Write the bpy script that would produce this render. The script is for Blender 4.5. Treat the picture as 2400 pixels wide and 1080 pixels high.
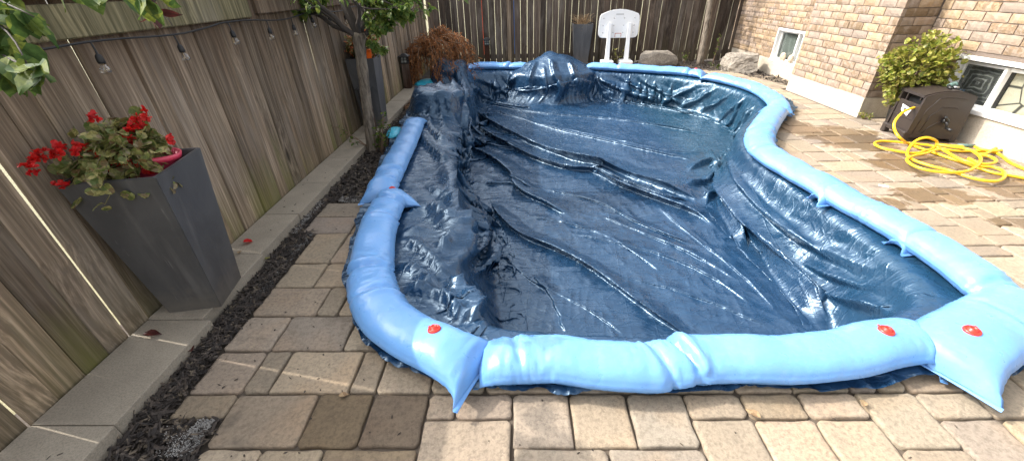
import bpy, bmesh, math, random
import numpy as np
from mathutils import Vector, Matrix, noise as mnoise
from mathutils.geometry import tessellate_polygon

random.seed(7)
rng = np.random.default_rng(7)
scene = bpy.context.scene
for o in list(bpy.data.objects):
    bpy.data.objects.remove(o)

# ------------------------------------------------------------------ camera
CAM_H = 1.6
FPX = 925.0                      # focal length in pixels of a 2400 px wide frame
R3 = np.array([[0.99964507, 0.01210224, 0.02373347],
               [0.01377715, 0.52765071, -0.8493497],
               [-0.02280202, 0.84937522, 0.5272967]])
cam_data = bpy.data.cameras.new('camera')
cam = bpy.data.objects.new('camera', cam_data)
scene.collection.objects.link(cam)
cam_data.sensor_width = 36.0
cam_data.lens = FPX / 2400.0 * 36.0
cam_data.clip_start = 0.02
cam_data.clip_end = 400.0
M4 = Matrix([[*R3[0], 0.0], [*R3[1], 0.0], [*R3[2], CAM_H], [0, 0, 0, 1]])
cam.matrix_world = M4
scene.camera = cam

# ------------------------------------------------------------------ world, sun, exposure
SUN_ELEV = math.radians(43.0)
SUN_TRAVEL = math.radians(-12.0)          # horizontal direction the light travels (from +X axis)
world = bpy.data.worlds.new('World')
scene.world = world
world.use_nodes = True
wn = world.node_tree
for n in list(wn.nodes):
    wn.nodes.remove(n)
w_out = wn.nodes.new('ShaderNodeOutputWorld')
w_bg = wn.nodes.new('ShaderNodeBackground')
w_sky = wn.nodes.new('ShaderNodeTexSky')
w_sky.sky_type = 'NISHITA'
w_sky.sun_disc = False
w_sky.sun_elevation = SUN_ELEV
# direction towards the sun: opposite of the travel direction
sun_dir = Vector((-math.cos(SUN_TRAVEL) * math.cos(SUN_ELEV), -math.sin(SUN_TRAVEL) * math.cos(SUN_ELEV), math.sin(SUN_ELEV)))
w_sky.sun_rotation = math.atan2(sun_dir.x, sun_dir.y)
w_sky.air_density = 1.0
w_sky.dust_density = 5.0
w_sky.ozone_density = 1.0
w_bg.inputs['Strength'].default_value = 0.15
w_hs = wn.nodes.new('ShaderNodeHueSaturation')       # greys the sky, with brightness added to lift the shaded left side
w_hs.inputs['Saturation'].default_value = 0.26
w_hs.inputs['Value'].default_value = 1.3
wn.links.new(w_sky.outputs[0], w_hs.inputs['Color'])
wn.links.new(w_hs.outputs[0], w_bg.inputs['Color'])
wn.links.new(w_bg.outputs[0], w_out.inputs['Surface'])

sun_data = bpy.data.lights.new('sun', 'SUN')
sun_data.energy = 2.0
sun_data.angle = math.radians(0.6)
sun_data.color = (1.0, 0.94, 0.86)
sun = bpy.data.objects.new('sun', sun_data)
scene.collection.objects.link(sun)
sun.rotation_euler = sun_dir.to_track_quat('Z', 'Y').to_euler()
sun.location = (-10, 3, 12)

scene.view_settings.view_transform = 'Standard'
scene.view_settings.look = 'None'
scene.view_settings.gamma = 1.0
scene.view_settings.use_curve_mapping = False
scene.view_settings.exposure = 1.42

# ------------------------------------------------------------------ placing helpers (photo measurements -> metres)
def _ray(px, py):
    return R3 @ np.array([px - 1200.0, -(py - 540.0), -FPX])

def G(px, py, z=0.0):
    r = _ray(px, py)
    t = (z - CAM_H) / r[2]
    return Vector((r[0] * t, r[1] * t, z))

def AY(px, py, y):
    r = _ray(px, py)
    t = y / r[1]
    return Vector((r[0] * t, y, CAM_H + r[2] * t))

def AX(px, py, x):
    r = _ray(px, py)
    t = x / r[0]
    return Vector((x, r[1] * t, CAM_H + r[2] * t))

# ------------------------------------------------------------------ object helpers
COL = scene.collection

def link(o, parent=None):
    COL.objects.link(o)
    if parent is not None:
        o.parent = parent
    return o

def tag(o, label=None, cat=None, group=None, kind=None):
    if label: o['label'] = label
    if cat: o['category'] = cat
    if group: o['group'] = group
    if kind: o['kind'] = kind
    return o

def empty(name, loc=(0, 0, 0), rz=0.0, label=None, cat=None, group=None, kind=None):
    o = bpy.data.objects.new(name, None)
    o.empty_display_size = 0.1
    o.location = loc
    o.rotation_euler = (0, 0, rz)
    COL.objects.link(o)
    return tag(o, label, cat, group, kind)

def mesh_obj(name, verts, faces, mat=None, parent=None, smooth=False, auto=None):
    me = bpy.data.meshes.new(name)
    me.from_pydata([tuple(map(float, v)) for v in verts], [], [tuple(map(int, f)) for f in faces])
    me.update()
    if mat: me.materials.append(mat)
    if smooth:
        me.polygons.foreach_set('use_smooth', [True] * len(me.polygons))
    o = bpy.data.objects.new(name, me)
    link(o, parent)
    return o

def mesh_fast(name, verts, quads, mat=None, parent=None, smooth=True):
    """verts (N,3) array, quads (M,k) int array"""
    verts = np.asarray(verts, np.float32); quads = np.asarray(quads, np.int32)
    me = bpy.data.meshes.new(name)
    me.vertices.add(len(verts)); me.vertices.foreach_set('co', verts.ravel())
    k = quads.shape[1]
    me.loops.add(quads.size); me.loops.foreach_set('vertex_index', quads.ravel())
    me.polygons.add(len(quads))
    me.polygons.foreach_set('loop_start', np.arange(0, quads.size, k, dtype=np.int32))
    me.polygons.foreach_set('use_smooth', np.full(len(quads), smooth))
    me.update(calc_edges=True); me.validate()
    if mat: me.materials.append(mat)
    o = bpy.data.objects.new(name, me)
    link(o, parent)
    return o

def bm_obj(name, bm, mat=None, parent=None, smooth=False):
    me = bpy.data.meshes.new(name)
    bm.normal_update()
    bm.to_mesh(me); bm.free()
    if mat: me.materials.append(mat)
    if smooth:
        me.polygons.foreach_set('use_smooth', [True] * len(me.polygons))
    o = bpy.data.objects.new(name, me)
    return link(o, parent)

def bm_box(bm, lo, hi, bevel=0.0, mtx=None, seg=1):
    r = bmesh.ops.create_cube(bm, size=1.0)
    vs = r['verts']
    c = [(a + b) / 2 for a, b in zip(lo, hi)]; s = [b - a for a, b in zip(lo, hi)]
    for v in vs:
        v.co = Vector((v.co.x * s[0] + c[0], v.co.y * s[1] + c[1], v.co.z * s[2] + c[2]))
    if bevel > 0:
        es = list({e for v in vs for e in v.link_edges})
        r2 = bmesh.ops.bevel(bm, geom=es, offset=bevel, segments=seg, affect='EDGES', profile=0.6)
        vs = list({v for f in r2['faces'] for v in f.verts} | {v for v in vs if v.is_valid})
    if mtx is not None:
        bmesh.ops.transform(bm, matrix=mtx, verts=vs)
    return vs

def box_obj(name, lo, hi, mat=None, parent=None, bevel=0.0, mtx=None, seg=1):
    bm = bmesh.new(); bm_box(bm, lo, hi, bevel, mtx, seg)
    return bm_obj(name, bm, mat, parent)

def catmull(pts, n, closed=False):
    """resample a polyline by a Catmull-Rom spline, n points evenly by arc length"""
    p = np.array([list(q) for q in pts], float)
    k = len(p)
    segs = k if closed else k - 1
    out = []
    for i in range(segs):
        if closed:
            p0, p1, p2, p3 = p[(i - 1) % k], p[i], p[(i + 1) % k], p[(i + 2) % k]
        else:
            p1, p2 = p[i], p[i + 1]
            p0 = p[i - 1] if i > 0 else 2 * p1 - p2
            p3 = p[i + 2] if i + 2 < k else 2 * p2 - p1
        t = np.linspace(0, 1, 24, endpoint=False)[:, None]
        out.append(0.5 * ((2 * p1) + (-p0 + p2) * t + (2 * p0 - 5 * p1 + 4 * p2 - p3) * t ** 2 + (-p0 + 3 * p1 - 3 * p2 + p3) * t ** 3))
    c = np.concatenate(out)
    c = np.vstack([c, c[:1] if closed else p[-1:]])
    d = np.r_[0, np.cumsum(np.linalg.norm(np.diff(c, axis=0), axis=1))]
    s = np.linspace(0, d[-1], n + 1)[:-1] if closed else np.linspace(0, d[-1], n)
    return np.stack([np.interp(s, d, c[:, j]) for j in range(c.shape[1])], 1)

def tube_geo(path, radii, seg=8, cap=True, vbase=0):
    """round tube along a path; returns verts, faces"""
    path = np.asarray(path, float); n = len(path)
    radii = np.broadcast_to(np.asarray(radii, float), (n,))
    T = np.gradient(path, axis=0); T /= (np.linalg.norm(T, axis=1, keepdims=True) + 1e-9)
    ref = np.array([0, 0, 1.0]) if abs(T[0][2]) < 0.9 else np.array([1.0, 0, 0])
    N = np.cross(T[0], ref); N /= np.linalg.norm(N)
    V = []; F = []
    for i in range(n):
        N = N - T[i] * (N @ T[i]); N /= np.linalg.norm(N) + 1e-9
        B = np.cross(T[i], N)
        for j in range(seg):
            a = 2 * math.pi * j / seg
            V.append(path[i] + radii[i] * (math.cos(a) * N + math.sin(a) * B))
    for i in range(n - 1):
        for j in range(seg):
            a, b = i * seg + j, i * seg + (j + 1) % seg
            F.append((a + vbase, b + vbase, b + seg + vbase, a + seg + vbase))
    if cap:
        F.append(tuple(vbase + j for j in range(seg))[::-1])
        F.append(tuple(vbase + (n - 1) * seg + j for j in range(seg)))
    return V, F

def tube_obj(name, path, radii, mat, parent=None, seg=8):
    v, f = tube_geo(path, radii, seg)
    return mesh_obj(name, v, f, mat, parent, smooth=True)

# numpy value noise (tileable hash), for geometry
_perm = np.random.default_rng(11).random((512, 512)).astype(np.float32)
def vnoise(x, y, seed=0):
    x = np.asarray(x, np.float64) + seed * 37.17; y = np.asarray(y, np.float64) + seed * 91.73
    xi = np.floor(x).astype(int); yi = np.floor(y).astype(int)
    fx = x - xi; fy = y - yi
    fx = fx * fx * fx * (fx * (fx * 6 - 15) + 10); fy = fy * fy * fy * (fy * (fy * 6 - 15) + 10)
    g = lambda a, b: _perm[a % 512, b % 512]
    return (g(xi, yi) * (1 - fx) + g(xi + 1, yi) * fx) * (1 - fy) + (g(xi, yi + 1) * (1 - fx) + g(xi + 1, yi + 1) * fx) * fy

# ------------------------------------------------------------------ node helpers
class NT:
    def __init__(self, name):
        self.m = bpy.data.materials.new(name); self.m.use_nodes = True
        self.t = self.m.node_tree
        self.b = self.t.nodes['Principled BSDF']
    def n(self, typ, **kw):
        nd = self.t.nodes.new(typ)
        for k, v in kw.items():
            if k.startswith('_'):
                nd.inputs[k[1:].replace('_', ' ')].default_value = v
            else:
                setattr(nd, k, v)
        return nd
    def l(self, a, b): self.t.links.new(a, b)
    def set(self, **kw):
        for k, v in kw.items():
            self.b.inputs[k.replace('_', ' ')].default_value = v
    def math(self, op, a, b=None, c=None, clamp=False):
        nd = self.t.nodes.new('ShaderNodeMath'); nd.operation = op; nd.use_clamp = clamp
        for i, x in enumerate((a, b, c)):
            if x is None: continue
            if isinstance(x, (int, float)): nd.inputs[i].default_value = x
            else: self.l(x, nd.inputs[i])
        return nd.outputs[0]
    def mix(self, fac, a, b, mode='MIX'):
        nd = self.t.nodes.new('ShaderNodeMix'); nd.data_type = 'RGBA'; nd.blend_type = mode; nd.clamp_factor = True
        for s, x in (('Factor', fac), ('A', a), ('B', b)):
            sock = [q for q in nd.inputs if q.name == s and (q.type == ('VALUE' if s == 'Factor' else 'RGBA'))][0]
            if isinstance(x, (int, float)): sock.default_value = x
            elif isinstance(x, tuple): sock.default_value = (*x[:3], 1.0)
            else: self.l(x, sock)
        return [q for q in nd.outputs if q.type == 'RGBA'][0]
    def ramp(self, fac, stops, interp='LINEAR'):
        nd = self.t.nodes.new('ShaderNodeValToRGB'); cr = nd.color_ramp; cr.interpolation = interp
        while len(cr.elements) < len(stops): cr.elements.new(0.5)
        for e, (p, c) in zip(cr.elements, stops):
            e.position = p
            e.color = (c, c, c, 1) if isinstance(c, (int, float)) else (*c[:3], 1)
        self.l(fac, nd.inputs[0])
        return nd.outputs[0]
    def noise(self, vec, scale, detail=4, rough=0.55, dist=0.0):
        nd = self.n('ShaderNodeTexNoise'); nd.inputs['Scale'].default_value = scale; nd.inputs['Detail'].default_value = detail
        nd.inputs['Roughness'].default_value = rough; nd.inputs['Distortion'].default_value = dist
        if vec is not None: self.l(vec, nd.inputs['Vector'])
        return nd.outputs[0]
    def voro(self, vec, scale, feature='F1', out='Distance', rand=1.0):
        nd = self.n('ShaderNodeTexVoronoi', feature=feature); nd.inputs['Scale'].default_value = scale
        nd.inputs['Randomness'].default_value = rand
        if vec is not None: self.l(vec, nd.inputs['Vector'])
        return nd.outputs[out]
    def mapping(self, vec, scale=(1, 1, 1), loc=(0, 0, 0), rot=(0, 0, 0)):
        nd = self.n('ShaderNodeMapping')
        nd.inputs['Scale'].default_value = scale; nd.inputs['Location'].default_value = loc; nd.inputs['Rotation'].default_value = rot
        self.l(vec, nd.inputs['Vector']); return nd.outputs[0]
    def vadd(self, a, b):
        nd = self.n('ShaderNodeVectorMath', operation='ADD')
        self.l(a, nd.inputs[0])
        if isinstance(b, tuple): nd.inputs[1].default_value = b
        else: self.l(b, nd.inputs[1])
        return nd.outputs[0]
    def bump(self, h, strength=0.5, dist=0.01, prev=None):
        nd = self.n('ShaderNodeBump'); nd.inputs['Strength'].default_value = strength; nd.inputs['Distance'].default_value = dist
        self.l(h, nd.inputs['Height'])
        if prev is not None: self.l(prev, nd.inputs['Normal'])
        return nd.outputs[0]
    def objrand(self):
        return self.n('ShaderNodeObjectInfo').outputs['Random']
    def pos(self): return self.n('ShaderNodeNewGeometry').outputs['Position']
    def obj(self): return self.n('ShaderNodeTexCoord').outputs['Object']
    def xyz(self, v):
        nd = self.n('ShaderNodeSeparateXYZ'); self.l(v, nd.inputs[0]); return nd.outputs
    def randvec(self, k=50.0):
        """object coords shifted by the object's random value"""
        r = self.objrand()
        cb = self.n('ShaderNodeCombineXYZ')
        for i, f in enumerate((k, k * 1.7, k * 0.6)):
            self.l(self.math('MULTIPLY', r, f), cb.inputs[i])
        return self.vadd(self.obj(), cb.outputs[0])
    def col(self, c): 
        if isinstance(c, tuple): self.b.inputs['Base Color'].default_value = (*c[:3], 1)
        else: self.l(c, self.b.inputs['Base Color'])
    def rough(self, r):
        if isinstance(r, (int, float)): self.b.inputs['Roughness'].default_value = r
        else: self.l(r, self.b.inputs['Roughness'])
    def normal(self, nrm): self.l(nrm, self.b.inputs['Normal'])

def simple_mat(name, col, rough=0.5, spec=0.5, metallic=0.0, noise_amt=0.15, scale=30.0, bump=0.0):
    t = NT(name)
    v = t.obj()
    f = t.noise(v, scale, 5, 0.6)
    c = t.mix(t.math('MULTIPLY', f, noise_amt * 2), col, tuple(x * 0.45 for x in col))
    t.col(c); t.rough(rough); t.set(Specular_IOR_Level=spec, Metallic=metallic)
    if bump: t.normal(t.bump(f, bump, 0.01))
    return t.m
# ------------------------------------------------------------------ pool outline and the crumpled cover
POOL_EDGE = [(-.30, 1.66), (-.12, 1.52), (0.5, 1.48), (1.2, 1.48), (1.8, 1.56), (2.2, 1.68), (2.38, 1.9), (2.47, 2.4), (2.44, 3.1), (2.40, 3.8),
             (2.47, 4.3), (2.72, 4.85), (3.2, 5.5), (3.55, 6.05), (3.68, 6.7), (3.42, 7.6), (2.8, 8.25), (1.7, 8.75), (.6, 8.92),
             (-.4, 8.97), (-.95, 8.72), (-1.06, 8.0), (-1.02, 6.5), (-.97, 5.2), (-.86, 4.4), (-.72, 3.6), (-.6, 3.0), (-.52, 2.5), (-.46, 2.1)]
COVER_EDGE = [tuple(G(*p)[:2]) for p in [(845, 790), (910, 860), (1010, 908), (1130, 930), (1300, 928), (1480, 935), (1640, 930), (1800, 930), (1950, 922), (2088, 920), (2140, 885), (2210, 890), (2300, 902), (2385, 868)]] + [
    (2.78, 1.5), (2.8, 1.9), (2.76, 2.5), (2.74, 3.2), (2.72, 3.8), (2.86, 4.35), (3.25, 4.9), (3.75, 5.5), (4.02, 6.1), (4.08, 6.8), (3.8, 7.95), (3.0, 8.7),
    (1.8, 9.22), (.6, 9.42), (-.5, 9.38), (-1.3, 9.1), (-1.68, 8.4), (-1.62, 7.3), (-1.68, 6.4), (-1.64, 5.6), (-1.6, 5.0), (-1.5, 4.2), (-1.42, 3.5),
    (-1.33, 2.95)] + [tuple(G(*p)[:2]) for p in [(842, 520), (826, 590), (815, 660), (818, 730)]]
WATER_Z = -0.55
POOL = catmull(POOL_EDGE, 600, True)
COVER = catmull(COVER_EDGE, 700, True)

def poly_sdf(poly, X, Y):
    """signed distance to a closed polygon: positive inside"""
    a = poly; b = np.roll(poly, -1, 0)
    best = np.full(X.shape, 1e9); inside = np.zeros(X.shape, bool)
    for (ax, ay), (bx, by) in zip(a, b):
        ex, ey = bx - ax, by - ay
        t = np.clip(((X - ax) * ex + (Y - ay) * ey) / (ex * ex + ey * ey + 1e-12), 0, 1)
        d = (X - ax - t * ex) ** 2 + (Y - ay - t * ey) ** 2
        best = np.minimum(best, d)
        cond = ((ay > Y) != (by > Y)) & (X < (bx - ax) * (Y - ay) / (by - ay + 1e-12) + ax)
        inside ^= cond
    return np.where(inside, 1, -1) * np.sqrt(best)

# collider height raster
RX0, RY0, RD = -2.0, 0.8, 0.025
rnx, rny = int(6.4 / RD), int(9.0 / RD)
gx = RX0 + np.arange(rnx) * RD; gy = RY0 + np.arange(rny) * RD
GX, GY = np.meshgrid(gx, gy, indexing='ij')
SD = poly_sdf(POOL[::4], GX, GY)
def sstep(a, b, x):
    t = np.clip((x - a) / (b - a), 0, 1); return t * t * (3 - 2 * t)
drop_w = 0.10 + 0.22 * sstep(0.6, -0.2, GX) * sstep(4.2, 3.2, GY) + 0.10 * sstep(1.9, 2.2, GX) * sstep(4.2, 3.6, GY)
HF = 0.024 + (WATER_Z - 0.024) * sstep(0.0, 1.0, SD / drop_w)
def lump(cx, cy, hx, hy, top, p=4.0, soft=0.35):
    q = (np.abs((GX - cx) / hx) ** p + np.abs((GY - cy) / hy) ** p) ** (1 / p)
    return top * sstep(1.0 + soft, 1.0 - soft, q)
LUMPS = np.maximum.reduce([lump(-1.22, 6.05, .36, .40, .34, 3.0, .22), lump(-1.30, 8.0, .34, .33, .40, 3.0, .25), lump(-1.15, 7.1, .3, .45, .10, 3, .3),
                           lump(.74, 9.05, .56, .40, .36, 2.0, .85)])
LUMPS = LUMPS * (1 + 0.25 * (vnoise(GX * 4, GY * 4, 3) - .5))
HF = np.where(LUMPS > 0.01, np.maximum(HF, LUMPS), HF)
# bulge of rock at the back leaning into the basin
HF = np.maximum(HF, np.where(LUMPS < 0.5, -0.55 + 0.80 * np.exp(-(((GX - .72) / .62) ** 2 + ((GY - 8.82) / .34) ** 2)), -9))
for _ in range(2):
    HF[1:-1, 1:-1] = 0.5 * HF[1:-1, 1:-1] + 0.125 * (HF[2:, 1:-1] + HF[:-2, 1:-1] + HF[1:-1, 2:] + HF[1:-1, :-2])
HFgx, HFgy = np.gradient(HF, RD)
def hsamp(A, x, y):
    u = np.clip((x - RX0) / RD, 0, rnx - 1.001); v = np.clip((y - RY0) / RD, 0, rny - 1.001)
    i = u.astype(np.int32); j = v.astype(np.int32); fu = u - i; fv = v - j
    return (A[i, j] * (1 - fu) + A[i + 1, j] * fu) * (1 - fv) + (A[i, j + 1] * (1 - fu) + A[i + 1, j + 1] * fu) * fv

def split_sides(curve, corners):
    idx = [int(np.argmin(((curve - np.array(c)) ** 2).sum(1))) for c in corners]
    n = len(curve); out = []
    for a, b in zip(idx, idx[1:] + idx[:1]):
        k = (b - a) % n
        out.append(np.array([curve[(a + q) % n] for q in range(k + 1)]))
    return out
def resamp(c, w):
    d = np.r_[0, np.cumsum(np.linalg.norm(np.diff(c, axis=0), axis=1))]; s = np.asarray(w) * d[-1]
    return np.stack([np.interp(s, d, c[:, j]) for j in range(2)], 1)

NU, NV, NW, NF = 190, 300, 22, 10            # floor cells across, along; wall rows; flap rows
pe_n = np.roll(POOL, -1, 0) - np.roll(POOL, 1, 0)
pe_n = np.stack([-pe_n[:, 1], pe_n[:, 0]], 1); pe_n /= np.linalg.norm(pe_n, axis=1, keepdims=True)
dwE = hsamp(drop_w, POOL[:, 0], POOL[:, 1])[:, None]
FLOORC = POOL + pe_n * dwE
for _ in range(8): FLOORC = 0.5 * FLOORC + 0.25 * (np.roll(FLOORC, 1, 0) + np.roll(FLOORC, -1, 0))
cornE = [(-.36, 1.78), (2.38, 1.9), (3.42, 7.6), (-.95, 8.72)]
ci = [int(np.argmin(((POOL - np.array(c)) ** 2).sum(1))) for c in cornE]
cornF = [tuple(FLOORC[i]) for i in ci]
cornS = [(-.80, 1.40), (2.62, 1.32), (3.85, 7.8), (-1.35, 9.05)]
# parameter along each side (front, right, back, left); denser towards the camera along Y
wu = np.linspace(0, 1, NU + 1)
tt = np.linspace(0, 1, NV + 1); wv = tt ** 1.45 * 0.75 + tt * 0.25
def sides(curve, corn):
    s = split_sides(curve, corn)
    return resamp(s[0], wu), resamp(s[1], wv), resamp(s[2][::-1], wu), resamp(s[3][::-1], wv)   # front L>R, right F>B, back L>R, left F>B
F0, F1, F2, F3 = sides(FLOORC, cornF)
E0, E1, E2, E3 = sides(POOL, cornE)
S0, S1, S2, S3 = sides(COVER, cornS)
K = NW + NF
nu, nv = NU + 1 + 2 * K, NV + 1 + 2 * K
XY = np.zeros((nu, nv, 2))
# floor: Coons patch
u = wu[:, None, None]; v = wv[None, :, None]
coons = (1 - v) * F0[:, None] + v * F2[:, None] + (1 - u) * F3[None] + u * F1[None] - ((1 - u) * (1 - v) * F0[0] + u * (1 - v) * F0[-1] + (1 - u) * v * F2[0] + u * v * F2[-1])
XY[K:K + NU + 1, K:K + NV + 1] = coons
II, JJ = np.meshgrid(np.arange(nu), np.arange(nv), indexing='ij')
du = np.maximum(np.maximum(K - II, II - (K + NU)), 0); dv = np.maximum(np.maximum(K - JJ, JJ - (K + NV)), 0)
ring = np.maximum(du, dv)
def ring_point(i, j, k):
    # position on the square of half size grown by k -> side and parameter
    lo_i, hi_i, lo_j, hi_j = K - k, K + NU + k, K - k, K + NV + k
    if j == lo_j: side, f = 0, (i - lo_i) / (hi_i - lo_i)
    elif j == hi_j: side, f = 2, (i - lo_i) / (hi_i - lo_i)
    elif i == hi_i: side, f = 1, (j - lo_j) / (hi_j - lo_j)
    else: side, f = 3, (j - lo_j) / (hi_j - lo_j)
    n = NU if side in (0, 2) else NV
    f = f * n; a = min(int(f), n - 1); t = f - a
    ip = lambda A: A[a] * (1 - t) + A[a + 1] * t
    Fp, Ep, Sp = ip((F0, F1, F2, F3)[side]), ip((E0, E1, E2, E3)[side]), ip((S0, S1, S2, S3)[side])
    if k <= NW: return Fp + (Ep - Fp) * (k / NW)
    return Ep + (Sp - Ep) * ((k - NW) / NF)
for i in range(nu):
    for j in range(nv):
        k = ring[i, j]
        if k > 0: XY[i, j] = ring_point(i, j, k)

def excess(x, y, k):
    """spare cloth across (u) and along (v) the grid"""
    on_wall = ((k > 0) & (k <= NW + 1)).astype(float)
    flap = (k > NW + 1).astype(float)
    side_u = (du >= dv) & (k > 0)            # left and right walls: u runs down the wall
    eu = np.full(x.shape, 0.004); ev = np.full(x.shape, 0.020)
    nz1 = 0.35 + 1.3 * vnoise(x * 1.7, y * 1.7, 5); nz2 = 0.35 + 1.3 * vnoise(x * 1.7, y * 1.7, 6)
    right = side_u & (x > 1.5); left = side_u & (x <= 1.5)
    per, dwn = np.full(x.shape, .13), np.full(x.shape, .06)
    per = per + .10 * sstep(6.4, 7.4, y) ; dwn = dwn + .05 * sstep(6.4, 7.4, y)
    rw = right & (y < 4.6)
    per = np.where(rw, .025, per); dwn = np.where(rw, .09, dwn)
    lb = left & (y < 4.3)
    per = np.where(lb, .22, per); dwn = np.where(lb, .14, dwn)
    lm = left & (y >= 4.3)
    per = np.where(lm, .24, per); dwn = np.where(lm, .10, dwn)
    wu_ = np.where(side_u, dwn, per); wv_ = np.where(side_u, per, dwn)
    eu = np.where(on_wall > 0, wu_, eu); ev = np.where(on_wall > 0, wv_, ev)
    eu = np.where(flap > 0, .05, eu); ev = np.where(flap > 0, .08, ev)
    lef = (flap > 0) & (x < -.6) & (y > 2.0); eu = np.where(lef, .09, eu); ev = np.where(lef, .14, ev)
    bundle = sstep(0.15, -0.25, x) * sstep(4.2, 3.0, y) * (k == 0)
    eu = eu + .05 * bundle; ev = ev + .06 * bundle
    gath = np.exp(-(((x - 2.1) / .40) ** 2 + ((y - 4.7) / .45) ** 2))
    eu = eu + .07 * gath; ev = ev + .08 * gath
    lg = np.exp(-(((x + .7) / .35) ** 2 + ((y - 6.0) / 1.6) ** 2)) * (k == 0)
    ev = ev + .07 * lg
    return eu * nz1, ev * nz2

def simulate(steps=120):
    P = np.zeros((3, nu, nv), np.float32)
    P[0], P[1] = XY[..., 0], XY[..., 1]
    P[2] = hsamp(HF, P[0], P[1]) + 0.004
    EU, EV = [q.astype(np.float32) for q in excess(P[0].astype(float), P[1].astype(float), ring)]
    pin = ring >= K - 1
    w = np.where(pin, 0.0, 1.0).astype(np.float32)
    nz = rng.normal(0, 1, P.shape).astype(np.float32)
    for _ in range(2):
        nz[:, 1:-1, 1:-1] = 0.2 * (nz[:, 1:-1, 1:-1] + nz[:, 2:, 1:-1] + nz[:, :-2, 1:-1] + nz[:, 1:-1, 2:] + nz[:, 1:-1, :-2])
    P0 = P.copy()
    P += nz * 0.006 * w
    # seed the big drapes: folds hang down the walls, swags run along the right side, a bunched pile at the left
    x_, y_ = P0[0].astype(float), P0[1].astype(float)
    gxw, gyw = hsamp(HFgx, x_, y_), hsamp(HFgy, x_, y_); gl_ = np.hypot(gxw, gyw) + 1e-6
    inx, iny = -gxw / gl_, -gyw / gl_
    wallm = ((ring > 1) & (ring < NW)).astype(float) * np.sin(np.clip(ring / NW, 0, 1) * math.pi) ** .6
    side_u = (du >= dv)
    depth = np.clip((0.02 - P0[2]) / .57, 0, 1)
    sper = np.where(side_u, y_, x_)
    slant = np.where(y_ > 7, 0.45, .18)
    ph = (sper + slant * depth + .12 * vnoise(x_ * 2, y_ * 2, 41)) * np.where(y_ > 6.8, 3.1, 3.8)
    tri = 1 - np.abs(2 * vnoise(ph, ph * 0 + 3, 42) - 1) * 1.7
    amp = np.where(side_u & (x_ > 1.5) & (y_ < 4.7), 0.0, .10)
    amp = np.where(side_u & (x_ < 1.0) & (y_ < 4.3), .16, amp)
    off = amp * tri * wallm
    # swags
    sw = side_u & (x_ > 1.5) & (y_ < 4.9)
    php = depth * 2.1 - .30 * (y_ - 1.8) + .25 * vnoise(y_ * 1.6, depth * 2, 43)
    off = off + np.where(sw, .05 * np.clip(np.sin(php * 2 * math.pi), -.4, 1) * sstep(1.6, 2.0, y_) , 0) * wallm
    pile = sstep(.25, -.15, x_) * sstep(4.0, 3.0, y_) * (ring == 0)
    up = pile * .06 * np.clip(1 - np.abs(2 * vnoise(x_ * 5.5 + .9 * y_, y_ * 1.3, 44) - 1) * 1.9, -.2, 1)
    gat = np.exp(-(((x_ - 2.1) / .42) ** 2 + ((y_ - 4.7) / .5) ** 2)) * (ring == 0)
    up = up + gat * .11 * np.clip(1 - np.abs(2 * vnoise(x_ * 2.0 + 3 * y_, y_ * 3.5 - x_ * 2, 45) - 1) * 2.0, -.2, 1)
    lgt = np.exp(-(((x_ + .55) / .5) ** 2 + ((y_ - 6.0) / 1.5) ** 2)) * (ring == 0)
    up = up + lgt * .07 * np.clip(1 - np.abs(2 * vnoise(x_ * .9, y_ * 4.2 - x_ * 1.2, 46) - 1) * 2.0, -.2, 1)
    P[0] += (inx * off * w).astype(np.float32); P[1] += (iny * off * w).astype(np.float32); P[2] += ((np.abs(off) * .25 + up) * w).astype(np.float32)
    cons = []
    def add(di, dj, par_axis, stiff):
        for par in (0, 1):
            i0 = np.arange(0, nu - abs(di)) if di else np.arange(nu)
            j0 = np.arange(0, nv - abs(dj)) if dj else np.arange(nv)
            step_i = max(abs(di), 1); step_j = max(abs(dj), 1)
            if par_axis == 0: i0 = i0[(i0 // step_i) % 2 == par]
            else: j0 = j0[(j0 // step_j) % 2 == par]
            A = np.ix_(i0, j0) if dj >= 0 else np.ix_(i0, j0 + abs(dj))
            B = np.ix_(i0 + di, j0 + dj) if dj >= 0 else np.ix_(i0 + di, j0)
            a = (slice(None),) + A; b = (slice(None),) + B
            ex_ = (EU[A] + EU[B]) * .5 if dj == 0 else ((EV[A] + EV[B]) * .5 if di == 0 else (EU[A] + EU[B] + EV[A] + EV[B]) * .25)
            L0 = np.sqrt(((P0[a] - P0[b]) ** 2).sum(0)) * (1 + ex_)
            wa, wb = w[A], w[B]; ws = wa + wb; ws = np.where(ws == 0, 1, ws)
            cons.append((a, b, L0.astype(np.float32), (wa / ws * stiff).astype(np.float32), (wb / ws * stiff).astype(np.float32)))
    add(1, 0, 0, 1.0); add(0, 1, 1, 1.0); add(1, 1, 0, 0.6); add(1, -1, 0, 0.6); add(2, 0, 0, 0.12); add(0, 2, 1, 0.12); add(5, 0, 0, 0.03); add(0, 5, 1, 0.03)
    V = np.zeros_like(P); dt = 1 / 40.
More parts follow.
